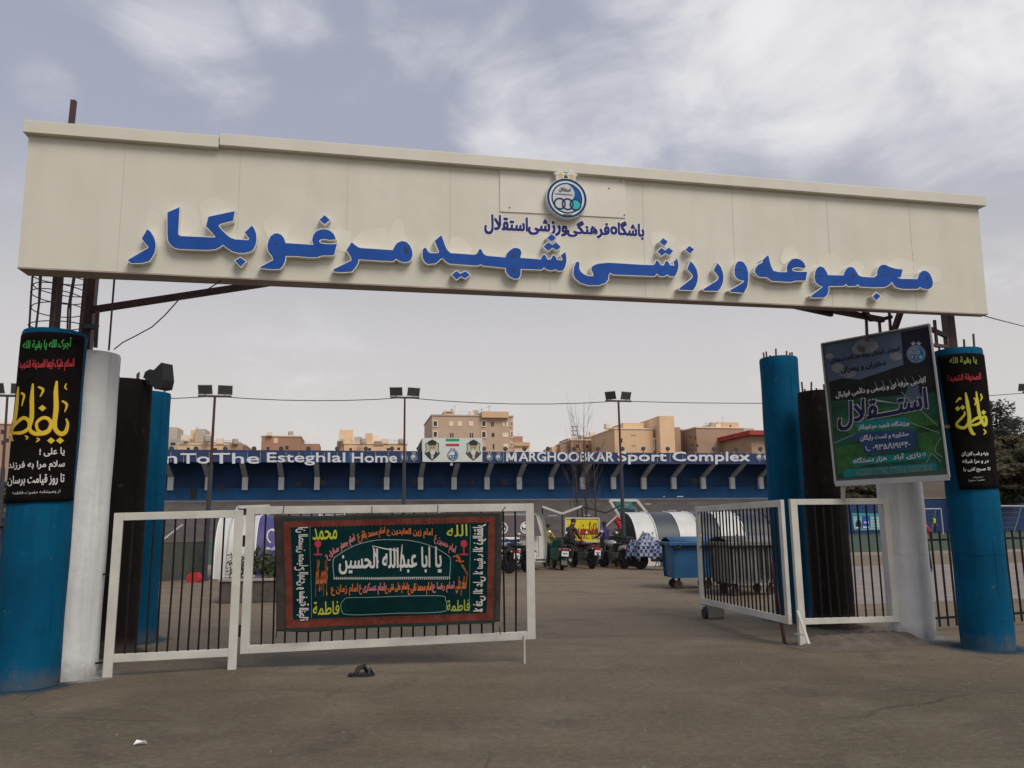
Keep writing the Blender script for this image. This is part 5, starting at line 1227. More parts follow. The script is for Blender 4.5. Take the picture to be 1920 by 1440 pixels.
# ================================================================ LOW GREEN MESH FENCE, FRAMES, DUGOUTS
M_mesh = mat('green mesh', (.055, .062, .050), .9, .2, 3)
def mesh_fence(label, p, q_, z1, zb=0.03):
    t = thing('mesh_fence', label, 'fence', (p.x, p.y, 0)); p = Vector((p.x, p.y, 0)); q_ = Vector((q_.x, q_.y, 0)); d_ = (q_-p).normalized(); n_ = Vector((d_.y, -d_.x, 0)); L_ = (q_-p).length
    b = MB(); b.prism([p+EZ*zb, q_+EZ*zb, q_+EZ*z1, p+EZ*z1], n_*.015); b.build('mesh', M_mesh, t)
    k_ = int(L_/2.2)+1
    for i in range(k_+1):
        c_ = p+d_*(L_*i/k_); b = MB(); b.bar(c_-n_*.02, c_-n_*.02+EZ*(z1+.05), .05, .05); b.build('post', M_mast, t)
    b = MB(); b.bar(p+EZ*(z1+.02)-n_*.02, q_+EZ*(z1+.02)-n_*.02, .04, .04); b.build('rail', M_mast, t)
mesh_fence('low green mesh fence left of the silver dugout', P(215, 1000, 23.0), P(386, 1000, 24.6), 1.08)
mesh_fence('low green mesh fence behind the parked motorcycles', P(1020, 1000, 29.6), P(1172, 1000, 30.6), 1.0)

M_d_w = mat('dugout white shell', (.56, .56, .53), .45, .08, 2); M_d_n = mat('dugout navy end', (.012, .018, .032), .6, .2, 3); M_d_g = mat('dugout grey stripe', (.050, .056, .068), .5, .15, 2)
def dugout(label, a_, lens, mats_, hgt=1.92, dep=1.7):
    """curved back shelter: a_ = near left ground corner, shells of the given lengths along E1"""
    t = thing('dugout', label, 'dugout', Vector((a_.x, a_.y, 0))); a_ = Vector((a_.x, a_.y, 0))
    prof = [(0, .02), (0.0, .55), (.03, .85), (.12, 1.15), (.28, 1.42), (.50, 1.64), (.80, 1.80), (1.15, hgt-.03), (dep, hgt)]
    s_ = 0
    for ln, m in zip(lens, mats_):
        q = MB(); vs = []
        for ss in (s_+.01, s_+ln-.01):
            for e_, z_ in prof: vs.append(a_+E1*ss+E2*e_+EZ*z_)
            for e_, z_ in reversed(prof): vs.append(a_+E1*ss+E2*(e_+.05)+EZ*(z_-.05 if z_ > .6 else z_))
        k_ = len(prof)*2
        fs = [(i, (i+1) % k_, (i+1) % k_+k_, i+k_) for i in range(k_)]
        fs += [[i+o_, i+1+o_, k_-2-i+o_, k_-1-i+o_] for i in range(len(prof)-1) for o_ in (0, k_)]
        q.add(vs, fs); q.build('shell_panel', m, t, smooth=True)
        if m is M_d_w:
            for ss in (s_, s_+ln):
                q = MB(); q.tube([a_+E1*ss+E2*(e_-.02)+EZ*(z_+.01) for e_, z_ in prof], .022, 6); q.build('shell_rib', M_white, t, smooth=True)
        s_ += ln
    L_ = s_
    for ss in (-.03, L_+.03):
        q = MB(); q.prism([a_+E1*ss+E2*e_+EZ*z_ for e_, z_ in prof]+[a_+E1*ss+E2*dep+EZ*.02], E1*.04); q.build('end_wall', M_d_n, t)
    q = MB(); q.box(a_+E1*(L_/2)+E2*(.9)+EZ*.42, (L_-.3, .4, .06), AX); q.box(a_+E1*(L_/2)+E2*(.9)+EZ*.2, (L_-.4, .06, .4), AX); q.build('bench', M_d_n, t)
    return t, a_, L_, prof
da = P(1197, 1066, 28.6); sF = lambda px: (HIT(px, 1040, Vector((da.x, da.y, 0)), -E2)-Vector((da.x, da.y, 0))).dot(E1)
xs_ = [sF(v) for v in (1197, 1236, 1280, 1318, 1358, 1402, 1455)]
dugout('dugout with navy, white and grey vertical stripes beside the bins', da, [xs_[i+1]-xs_[i] for i in range(6)], [M_d_w, M_d_g, M_d_w, M_d_g, M_d_w, M_d_g], P(1300, 959.5, 30.4).z)
db = P(400, 1081, 24.2); sF2 = lambda px: (HIT(px, 1040, Vector((db.x, db.y, 0)), -E2)-Vector((db.x, db.y, 0))).dot(E1)
xs_ = [sF2(v) for v in (398, 422, 446, 474, 530, 590, 640)]
M_pur = mat('purple advert', (.060, .050, .180), .5, .1, 2)
dt, a_, L_, prof = dugout('silver dugout with a purple advert panel behind the left gate leaf', db, [xs_[i+1]-xs_[i] for i in range(6)], [M_d_w, M_d_w, M_d_w, M_pur, M_pur, M_d_w], P(470, 966, 25.6).z)
fD = lambda px, py, h: HIT(px, py, a_+E2*.10, -E2)-E2*(h+.16)
pt = Paint(fD, .01)
pt.ring(512, 1005, 11, 2.2, M_white, 0, 14, a0=1.9, a1=5.6); pt.stroke([(503, 996), (510, 994), (518, 997)], 1.6, M_white, 0); pt.text('فرش بهار', 499, 1024, 521, 1031, M_white, 0, True, .3)
pt.build('advert_print', dt)

# white lean-to frames with coloured boards behind the dugouts
def leanto(label, pts, board, m, bm_, Y):
    t = thing('sign_frame', label, 'sign', P((pts[2][0]+pts[3][0])/2, pts[2][1], Y))
    for i in range(4):
        if i == 2: continue
        q = MB(); q.bar(P(*pts[i], Y), P(*pts[(i+1) % 4], Y), .13, .10); q.build('frame_bar', M_d_w, t)
    q = MB(); q.prism([P(*b_, Y+.08) for b_ in board], E2*.05); q.build('board', bm_, t)
    return t
tl_ = leanto('white sloping frame with a teal board above the striped dugout', [(1143, 938), (1194, 938), (1216, 966), (1164, 972)], [(1150, 941), (1190, 941), (1206, 960), (1160, 965)], M_d_w, mat('frame back grey', (.30, .30, .30), .6, .1, 2), 31.5)
fT = lambda px, py, h: P(px, py, 31.45-h)
pt = Paint(fT, .01); pt.poly([(1152, 941), (1185, 941), (1187, 953), (1158, 954)], mat('teal board', (.03, .20, .17), .5, .15, 3), 0); pt.poly([(1159, 956), (1190, 954), (1191, 961), (1164, 964)], mat('navy board', (.01, .05, .09), .5), 0); pt.rect(1163, 945, 1180, 946, M_ribg, 1); pt.rect(1164, 949, 1178, 949.8, M_ribg, 1); pt.build('board_print', tl_)
for x0, x1 in ((1164, 1167), (1215, 1217)):
    q = MB(); a__, b__ = P(x0, 969, 31.5), P(x1, 1000, 31.5); q.bar(a__, Vector((b__.x, b__.y, 0)), .09, .09); q.build('leg', M_d_w, tl_)
tl2 = leanto('white sloping frame with a mauve board above the silver dugout', [(447, 951), (505, 949), (500, 975), (437, 978)], [(449, 951), (501, 950), (497, 964), (446, 966)], M_d_w, mat('mauve board', (.13, .075, .14), .6, .2, 3), 26.6)
q = MB()
for x0 in (437, 500): a__ = P(x0, 975, 26.6); q = MB(); q.bar(a__, Vector((a__.x, a__.y, 0)), .09, .09); q.build('leg', M_d_w, tl2)
# W shaped steel frame
wf = thing('zigzag_canopy', 'white and dark zigzag steel frame over the yellow sign', 'frame', P(1054, 1000, 31.0).xy.to_3d())
zz_ = [(1017, 950), (1054, 963), (1091, 949)]
for i in range(2): q = MB(); q.bar(P(*zz_[i], 31), P(*zz_[i+1], 31), .12, .08); q.build('beam', M_d_w, wf)
zz2 = [(1091, 950), (1136, 962), (1166, 946)]
for i in range(2): q = MB(); q.bar(P(*zz2[i], 31.1), P(*zz2[i+1], 31.1), .05, .05); q.build('brace', M_black, wf)
for px, py in ((1017, 950), (1054, 964), (1091, 950)): q = MB(); p = P(px, py, 31.05); q.bar(p, Vector((p.x, p.y, 0)), .05, .05); q.build('post', M_black, wf)
q = MB(); q.bar(P(305, 1013, 25.5), P(342, 984, 25.5), .06, .05); tag(q.build('strut', M_d_w), 'thin white diagonal strut above the left green mesh fence', 'strut')
q = MB(); q.bar(P(1130, 992, 30.2), P(1157, 967, 30.2), .06, .05); q.build('strut', M_d_w, wf)
q = MB(); p = P(1130, 992, 30.2); q.bar(p, Vector((p.x, p.y, 0)), .04, .04); q.build('post', M_black, wf)
# ================================================================ VAN WITH FOOTBALL ADVERTS
M_van = mat('van white', (.60, .60, .55), .35, .06, 1.5); M_vglass = mat('advert film', (.105, .085, .092), .25, .1, 2)
v0 = P(1027, 1066, 27.6); v0 = Vector((v0.x, v0.y, 0))          # rear near corner on the ground
van = thing('parked_van', 'white parked van with football academy adverts seen past the gate leaf', 'van', v0)
VD = lambda s_, e_, z: v0-E1*s_+E2*e_+EZ*z
VL, VW, VH = 4.7, 1.75, P(1010, 957, 28.0).z
zsec = [(.00, .30), (-.02, .55), (-.02, .95), (.03, 1.20), (.12, VH-.22), (.24, VH-.06), (.45, VH)]
prof_side = [(.08, .25), (.02, .55), (.0, .95), (.02, 1.25), (.06, VH-.35), (.15, VH-.10), (.30, VH), (3.5, VH), (3.75, VH-.08), (4.25, 1.15), (4.62, .95), (VL, .55), (VL-.02, .30)]
q = MB(); n_ = len(prof_side); vs = []
for e_, ins in ((.14, .12), (.03, .02), (0, 0), (VW, 0), (VW-.03, .02), (VW-.14, .12)):
    for s_, z_ in prof_side:
        t_ = max(0, (z_-.95)/(VH-.95)); ee = e_+(.10*t_ if e_ < VW/2 else -.13*t_)
        cs, cz = VL/2, VH/2; vs.append(VD(cs+(s_-cs)*(1-ins*.15), ee, cz+(z_-cz)*(1-ins*.35)))
q.add(vs, [(k*n_+i, k*n_+(i+1) % n_, (k+1)*n_+(i+1) % n_, (k+1)*n_+i) for k in range(5) for i in range(n_)]); 
q.add([vs[i] for i in range(n_)], [list(range(n_))]); q.add([vs[5*n_+i] for i in range(n_)], [list(range(n_))])
q.build('body', M_van, van, smooth=True)
def vside(s_, z, h): 
    t_ = max(0, (z-.95)/(VH-.95)); return VD(s_, .10*t_, z)-E2*h
pt = Paint(lambda x, y, h: vside(x, -y, h), .006, eps=.002)
pt.poly([(.20, -1.12), (.36, -VH+.16), (3.2, -VH+.16), (3.5, -1.12)], M_vglass, 1)
pt.build('window_film', van)
pt = Paint(lambda x, y, h: vside(x, -y, h+.012), .004, eps=.001)
for s_ in (.72, 1.55): pt.ring(s_, -1.40, .20, .035, M_white, 0); pt.disc(s_+.06, -1.46, .07, M_white, 1); pt.stroke([(s_+.1, -1.32), (s_-.02, -1.28), (s_-.1, -1.4)], .04, M_white, 1)
pt.rect(.95, -1.10, 2.9, -1.02, M_white, 0); pt.rect(.95, -1.02, 2.9, -.93, MP['deep'], 0); pt.rect(.95, -.93, 2.9, -.62, mat('advert ice', (.50, .54, .60), .5), 0); pt.rect(.95, -.62, 2.9, -.52, MP['purple'], 0); pt.rect(.95, -.52, 2.9, -.36, mat('advert grey', (.36, .38, .44), .5), 0)
pt.build('advert_film', van)
pt = Paint(lambda x, y, h: vside(2.9-x, -y, h+.022), .003, eps=.001)
pt.text('ESTEGHLAL FOOTBALL ACADEMY', .15, -.90, 2.05, -.78, EM['ink'], 0, False, .006); pt.text('FOOTBALL SCHOOL', .2, -.74, 1.3, -.66, EM['ink'], 0, False, .002)
for i in range(6): pt.stroke([(.2+i*.3, -.5), (.28+i*.3, -.42), (.26+i*.3, -.38)], .04, MP['purple'], 0)
pt.build('advert_lettering', van)
q = MB(); q.box(VD(.62, -.012, .88), (.16, .03, .05), AX); q.build('handle', M_dark, van)
q = MB(); q.box(VD(.62, -.01, 1.02), (.18, .02, .08), AX); q.build('latch', M_dark, van)
for (s0, z0_, s1, z1_) in ((.30, .46, .30, 1.10), (.30, .46, 1.2, .46), (1.2, .46, 1.2, 1.1)): q = MB(); q.bar(vside(s0, z0_, .004), vside(s1, z1_, .004), .012, .012); q.build('door_seam', M_dark, van)
def wheel_mb(c, rad, wd, ax):
    t_ = MB(); t_.lathe(c, [(rad*.62, -wd/2), (rad*.92, -wd/2), (rad, -wd*.3), (rad, wd*.3), (rad*.92, wd/2), (rad*.62, wd/2)], 24, ax=ax)
    return t_
for s_ in (.95, 3.75):
    c_ = VD(s_, .14, .32); ty = wheel_mb(c_, .32, .2, (E1, EZ, E2)).build('wheel', M_dark, van, smooth=True)
    r_ = MB(); r_.lathe(c_-E2*.105, [(.05, -.02), (.19, .0), (.20, .02)], 16, ax=(E1, EZ, E2)); r_.build('rim', mat('wheel rim', (.3, .3, .31), .4, metal=.6), ty)
q = MB(); q.box(VD(.02, .3, .80), (.06, .14, .30), AX); q.build('tail_lamp', mat('tail lamp red', (.3, .02, .02), .3), van)
q = MB(); q.bar(vside(.10, .33, .02), vside(4.5, .33, .02), .10, .05); q.build('sill', M_dark, van)

# ================================================================ DUMPSTERS
def dumpster(label, c, L, D, H, m, rz, lidm, rib=False, wheels=.20):
    t = thing('dumpster', label, 'dumpster', c, world=False); t.rotation_euler = (0, 0, rz)
    z0, z1 = wheels+.06, H
    q = MB(); tp = .955
    vs = []
    for k_, z in ((tp, z0), (.98, z0+.3), (1.0, z1-.05)):
        for a, b_ in ((-1, -1), (1, -1), (1, 1), (-1, 1)):
            for (i_, j_) in ((a*(L/2-.06), b_*D/2), (a*L/2, b_*(D/2-.06))) if a*b_ > 0 else ((a*L/2, b_*(D/2-.06)), (a*(L/2-.06), b_*D/2)):
                vs.append((i_*k_, j_*k_, z))
    q.add(vs, [(r_*8+i, r_*8+(i+1) % 8, (r_+1)*8+(i+1) % 8, (r_+1)*8+i) for r_ in range(2) for i in range(8)]+[list(range(8))[::-1]])
    q.build('body', m, t)
    q = MB(); q.box((0, -D/2-.02, z1-.03), (L+.08, .09, .09)); q.box((0, D/2+.02, z1-.03), (L+.08, .09, .09)); q.box((-L/2-.02, 0, z1-.03), (.09, D, .09)); q.box((L/2+.02, 0, z1-.03), (.09, D, .09)); q.build('rim', m, t, bevel=.015)
    q = MB(); n_ = 8; vs = []
    for i in range(n_+1):
        a = i/n_; y = -D/2+D*a; zz = z1+.03+.10*math.sin(math.pi*a)
        vs += [(-L/2, y, zz), (L/2, y, zz)]
    q.add(vs, [(2*i, 2*i+1, 2*i+3, 2*i+2) for i in range(n_)]); o = q.build('lid', lidm, t, smooth=True); o.modifiers.new('thickness', 'SOLIDIFY').thickness = .02
    for s_ in (-1, 1):
        q = MB(); q.tube([(s_*(L/2-.06), -D/2-.05, z1-.05), (s_*(L/2-.10), -D/2-.10, z1-.12), (s_*(L/2-.2), -D/2-.10, z1-.12), (s_*(L/2-.24), -D/2-.05, z1-.05)], .018, 6); q.build('handle', M_dark, t)
        q = MB(); q.lathe((s_*(L/2+.06), 0, z1-.06), [(.035, -.05), (.035, .08)], 10, ax=(Vector((0, 1, 0)), EZ, Vector((s_, 0, 0)))); q.build('trunnion', M_dark, t)
    for a in (-1, 1):
        for b_ in (-1, 1):
            q = MB(); q.lathe((a*(L*.32), b_*D*.30, wheels*.5), [(wheels*.25, -.025), (wheels*.46, -.025), (wheels*.5, -.012), (wheels*.5, .012), (wheels*.46, .025), (wheels*.25, .025)], 14, ax=(Vector((1, 0, 0)), EZ, Vector((0, -1, 0))))
            q.box((a*(L*.32)+.02, b_*D*.30, wheels*.5+.08), (.05, .07, .14)); q.build('caster', mat('caster rust', (.06, .035, .028), .8, .3, 8), t)
    if rib:
        for i in range(-3, 4):
            q = MB(); q.box((i*L*.13, -D*.46, (z0+z1)/2), (.03, .06, (z1-z0)*.8)); q.build('stiffener', m, t)
    return t
M_bin = mat('bin blue plastic', (.014, .085, .200), .5, .18, 2.5); M_galv = mat('galvanised steel', (.17, .165, .16), .5, .25, 3, metal=.2)
c_ = P(1288, 1096, 19.6); dumpster('blue plastic dumpster on casters beside the open gate leaf', (c_.x+.10, c_.y+.1, 0), 1.12, .92, 1.08, M_bin, PHI+R(-8), M_bin)
c_ = P(1408, 1117, 17.6); dumpster('grey galvanised dumpster standing behind the open gate leaf', (c_.x, c_.y+.3, 0), 1.25, .95, 1.12, M_galv, PHI, M_galv, True)

# ================================================================ MOTORCYCLES (built facing +Y)
M_tyre = mat('tyre', (.014, .013, .013), .85); M_eng = mat('engine grey', (.12, .115, .11), .45, .2, 8, metal=.5); M_seat = mat('seat vinyl', (.014, .012, .012), .6); M_plate = mat('number plate white', (.66, .66, .68), .5); M_lens = mat('red lens', (.35, .015, .015), .25); M_mirror = mat('mirror glass', (.75, .76, .78), .08, metal=.9)
XX = (Vector((0, 1, 0)), EZ, Vector((1, 0, 0)))
def bike(label, paint, loc, rz, kind='moto', group='motorcycles parked by the low fence', lean=R(5), box_=False):
    t = thing('motorcycle' if kind != 'scooter' else 'motor_scooter', label, 'motorcycle' if kind != 'scooter' else 'scooter', loc, group, world=False)
    t.rotation_euler = (0, lean, rz)
    rw = .29 if kind != 'scooter' else .22; wb = .63
    for y in (-wb, wb):
        w_ = wheel_mb(Vector((0, y, rw)), rw, .085 if y < 0 else .07, XX).build('wheel', M_tyre, t, smooth=True)
        q = MB(); q.lathe((0, y, rw), [(.05, -.05), (.05, .05)], 10, ax=XX); q.tube([(0, y+rw*.66*math.cos(a), rw+rw*.66*math.sin(a)) for a in [i*math.pi/10 for i in range(21)]], .014, 5, caps=False)
        for i in range(5): a = i*2*math.pi/5; q.bar((0, y, rw), (0, y+rw*.64*math.cos(a), rw+rw*.64*math.sin(a)), .02, .02)
        q.build('rim', M_eng, w_)
    q = MB()
    for s_ in (-1, 1): q.tube([(s_*.075, wb, rw), (s_*.075, wb-.16, .62), (s_*.07, wb-.24, .92)], .018, 7)
    q.build('fork', M_chrome, t, smooth=True)
    hb = Vector((0, wb-.27, 1.0))
    q = MB(); q.tube([hb+Vector((-.36, -.10, .04)), hb+Vector((-.2, -.01, .03)), hb, hb+Vector((.2, -.01, .03)), hb+Vector((.36, -.10, .04))], .013, 6); q.build('handlebar', M_dark, t)
    for s_ in (-1, 1):
        q = MB(); q.tube([hb+Vector((s_*.28, -.06, .04)), hb+Vector((s_*.30, -.02, .17))], .007, 5); q.sphere(hb+Vector((s_*.31, -.02, .21)), .06, None, 10, (1, .25, .75)); m_ = q.build('mirror', M_dark, t, smooth=True)
        q = MB(); q.sphere(hb+Vector((s_*.31, -.034, .21)), .066, None, 10, (1, .1, .75)); q.build('mirror_glass', M_mirror, m_, smooth=True)
    q = MB(); q.lathe((0, wb-.12, .88), [(.05, -.08), (.085, .02), (.08, .05)], 14, ax=(Vector((1, 0, 0)), EZ, Vector((0, -1, 0)))); q.build('headlight', M_chrome, t, smooth=True)
    if kind != 'scooter':
        q = MB(); q.tube([(0, wb-.2, .86), (0, wb-.35, .55), (0, wb-.55, .28), (0, -.25, .28), (0, -.38, .55), (0, -.75, .78)], .026, 7); q.tube([(0, -.3, .62), (0, wb-.3, .78)], .028, 7)
        for s_ in (-1, 1): q.tube([(s_*.09, -wb, rw), (s_*.09, -.22, .34)], .018, 6); q.tube([(s_*.10, -wb, rw), (s_*.11, -wb+.12, .70)], .024, 7)
        q.build('frame', M_black, t)
        q = MB(); q.box((0, .02, .40), (.24, .34, .28)); q.lathe((0, .13, .60), [(.09, -.1), (.10, -.05), (.09, .1)], 10, ax=(Vector((1, 0, 0)), Vector((0, 1, 0)), EZ)); q.build('engine', M_eng, t, bevel=.03)
        q = MB(); q.sphere((0, .16, .82), .17, None, 14, (.85, 1.6, .75)); q.build('fuel_tank', paint, t, smooth=True)
        q = MB(); q.sphere((0, -.30, .80), .14, None, 14, (.95, 2.7, .45)); q.build('seat', M_seat, t, smooth=True)
        q = MB(); q.prism([(.12, -.45, .74), (.10, -.86, .80), (.08, -.86, .70), (.12, -.40, .58)], Vector((-.24, 0, 0))); q.build('side_cover', paint, t, bevel=.02)
        q = MB(); q.tube([(.13, .15, .34), (.16, -.1, .27), (.17, -.35, .30), (.17, -.82, .40)], [.022, .03, .05, .055], 9); q.build('exhaust', M_chrome, t, smooth=True)
        q = MB(); q.tube([(.0, -wb+.38*math.sin(a)*-1, rw+.36*math.cos(a)) for a in [R(v) for v in range(-10, 75, 14)]], .055, 6); q.build('rear_mudguard', M_black, t, smooth=True)
    else:
        q = MB(); q.prism([(.17, -.90, .74), (.17, -.80, .42), (.19, -.45, .30), (.19, -.05, .30), (.17, .0, .52), (.15, -.20, .72)], Vector((-.34, 0, 0))); q.build('body', paint, t, bevel=.05)
        q = MB(); q.box((0, .18, .30), (.34, .5, .06)); q.build('footboard', M_black, t, bevel=.02)
        q = MB(); q.prism([(.20, .40, .30), (.22, .42, .70), (.12, .34, .98), (-.12, .34, .98), (-.22, .42, .70), (-.20, .40, .30)], Vector((0, .10, 0))); q.build('leg_shield', paint, t, bevel=.03)
        q = MB(); q.sphere((0, -.42, .78), .16, None, 14, (.95, 2.3, .42)); q.build('seat', M_seat, t, smooth=True)
        q = MB(); q.tube([(-.22, -.9, .80), (-.18, -1.0, .84), (.18, -1.0, .84), (.22, -.9, .80)], .02, 6); q.build('grab_rail', M_dark, t)
        q = MB(); q.tube([(.16, -.3, .24), (.19, -.55, .26), (.19, -.95, .36)], [.03, .055, .06], 9); q.build('exhaust', M_eng, t, smooth=True)
        q = MB(); q.prism([(.10, -.84, .40), (.10, -.98, .18), (-.10, -.98, .18), (-.10, -.84, .40)], Vector((0, .03, 0))); q.build('rear_mudguard', M_black, t)
    q = MB(); q.box((0, -.93, .68), (.20, .05, .07)); q.build('tail_lamp', M_lens, t, bevel=.01)
    q = MB(); q.box((0, -.97, .545), (.235, .012, .17)); pl_ = q.build('number_plate', M_plate, t)
    q = MB(); q.box((0, -.978, .55), (.15, .004, .035)); q.build('plate_marks', EM['ink'], pl_)
    for s_ in (-1, 1):
        q = MB(); q.sphere((s_*.17, -.90, .67), .035, None, 8); q.build('indicator', mat('indicator amber', (.5, .25, .12), .35), t, smooth=True)
    q = MB(); q.sphere((0, wb, rw+.27 if kind != 'scooter' else rw+.2), .10, None, 10, (.7, 2.0, .3)); q.build('front_mudguard', paint, t, smooth=True)
    q = MB(); q.tube([(-.10, -.05, .3), (-.24, -.02, .03), (-.26, .05, .01)], .014, 6); q.build('kickstand', M_eng, t)
    if box_:
        q = MB(); q.box((0, -.80, .96), (.30, .28, .22)); q.build('top_box', M_black, t, bevel=.03)
    return t
M_pg = mat('scooter green', (.008, .055, .042), .35); M_pr = mat('motorcycle maroon', (.10, .016, .018), .35); M_pk = mat('motorcycle black', (.016, .015, .016), .3); M_ps = mat('motorcycle silver', (.42, .42, .42), .35, metal=.4)
def gp(px, py, Y=None): 
    g_ = G(px, py); return (g_.x, g_.y, 0)
bike('dark green motor scooter with a white number plate right of the van', M_pg, gp(1046, 1067), R(9), 'scooter')
bike('maroon motorcycle in front of the yellow sign', M_pr, gp(1092, 1065), PHI+R(14))
bike('black motorcycle with a silver tank beside the striped dugout end', M_ps, gp(1150, 1065), PHI+R(16), box_=True)
g_ = P(930, 1062, 26.3); bike('black motorcycle in front of the van adverts', M_pk, (g_.x, 26.3, 0), PHI+R(30), lean=R(4))
g_ = P(966, 1062, 26.6); bike('black motorcycle beside the right stile of the closed gate leaf', M_pk, (g_.x, 26.9, 0), PHI+R(22), lean=R(4))
g_ = P(1427, 1100, 18.9); bike('black motorcycle parked past the galvanised dumpster', M_pk, (g_.x+.05, 19.6, 0), PHI+R(65), lean=R(4))
# the covered motorcycle
cg = P(1230, 1000, 26.9); cg = (cg.x, 26.9, 0); cm_ = bike('motorcycle under a blue and white checked cover beside the blue dumpster', M_pk, (cg[0], cg[1], 0), PHI+R(40), lean=R(3))
def checked():
    m = bpy.data.materials.new('checked cloth'); m.use_nodes = True; t = m.node_tree; b = t.nodes['Principled BSDF']; b.inputs['Roughness'].default_value = .9
    c = t.nodes.new('ShaderNodeTexCoord'); k_ = t.nodes.new('ShaderNodeTexChecker'); k_.inputs['Scale'].default_value = 9; k_.inputs[1].default_value = (.27, .30, .40, 1); k_.inputs[2].default_value = (.022, .030, .080, 1)
    t.links.new(c.outputs['Object'], k_.inputs['Vector']); t.links.new(k_.outputs[0], b.inputs['Base Color']); return m
cov = thing('motorcycle_cover', 'blue and white checked cloth cover draped over a motorcycle', 'cover', (cg[0], cg[1], 0), world=False); cov.rotation_euler = (0, 0, PHI+R(40))
b = MB(); nu, nv = 30, 18; vs = []
for j in range(nv+1):
    y = -1.0+2.0*j/nv
    ridge = .95+.28*math.exp(-((y-.38)/.16)**2)-.10*math.exp(-((y+.7)/.2)**2)+.02*math.sin(j*1.9)
    hem = .42+.06*math.sin(j*1.3)
    for i in range(nu+1):
        a = -1+2*i/nu; sp_ = .20+.30*math.exp(-((y-.38)/.2)**2)
        x = sp_*math.copysign(min(1, abs(a)*1.6), a)+.07*math.copysign(max(0, abs(a)-.5), a)*2; z = ridge-(ridge-hem)*max(0, abs(a)-.22)/.78-.03*abs(a)+.015*math.sin(i*1.7+j)
        vs.append((x, y*(1+.05*abs(a)), z))
W = nu+1; b.add(vs, [(j*W+i, j*W+i+1, (j+1)*W+i+1, (j+1)*W+i) for j in range(nv) for i in range(nu)]); o = b.build('cloth', checked(), cov, smooth=True); o.modifiers.new('thickness', 'SOLIDIFY').thickness = .008

# ================================================================ YELLOW SIGN
ys = thing('notice_board', 'yellow cloth notice with red lettering in a thin white frame', 'sign', P(1092, 1016, 29.9))
fY = lambda px, py, h: HIT(px, py, P(1092, 1000, 29.9), -E2)-E2*h
b = MB(); b.prism([fY(1061.5, 973, 0), fY(1122, 973, 0), fY(1122, 1015, 0), fY(1061.5, 1015, 0)], E2*.03); b.build('panel', mat('notice yellow', (.74, .60, .015), .7, .12, 2.5), ys)
cc = [(1060.5, 971.5), (1123, 971.5), (1123, 1016), (1060.5, 1016)]
for i in range(4): q = MB(); q.bar(fY(*cc[i], .01), fY(*cc[(i+1) % 4], .01), .035, .05); q.build('frame_edge', M_d_w, ys)
pt = Paint(fY, .004, eps=.001); M_sr = mat('notice red', (.50, .012, .015), .7); M_sb = mat('notice brown', (.16, .05, .015), .7)
pt.text('پارکینگ موتور سیکلت', 1067, 977, 1120, 1011, M_sb, 0, True, .35)
for x0, x1 in ((1069, 1081), (1087, 1091), (1092, 1098), (1100, 1113), (1118, 1120)): pt.text('مـر' if x1-x0 > 8 else 'د', x0, 992, x1, 1001, M_sr, 2, True, 1.1)
for x, y in ((1089, 979), (1077, 1006), (1110, 1006), (1121, 1005), (1066, 983)): pt.disc(x, y, .7, M_sb, 4)
pt.build('lettering', ys)
for px in (1064, 1119): q = MB(); p = fY(px, 1015, -.05); q.bar(p, Vector((p.x, p.y, 0)), .04, .04); q.build('leg', M_black, ys)

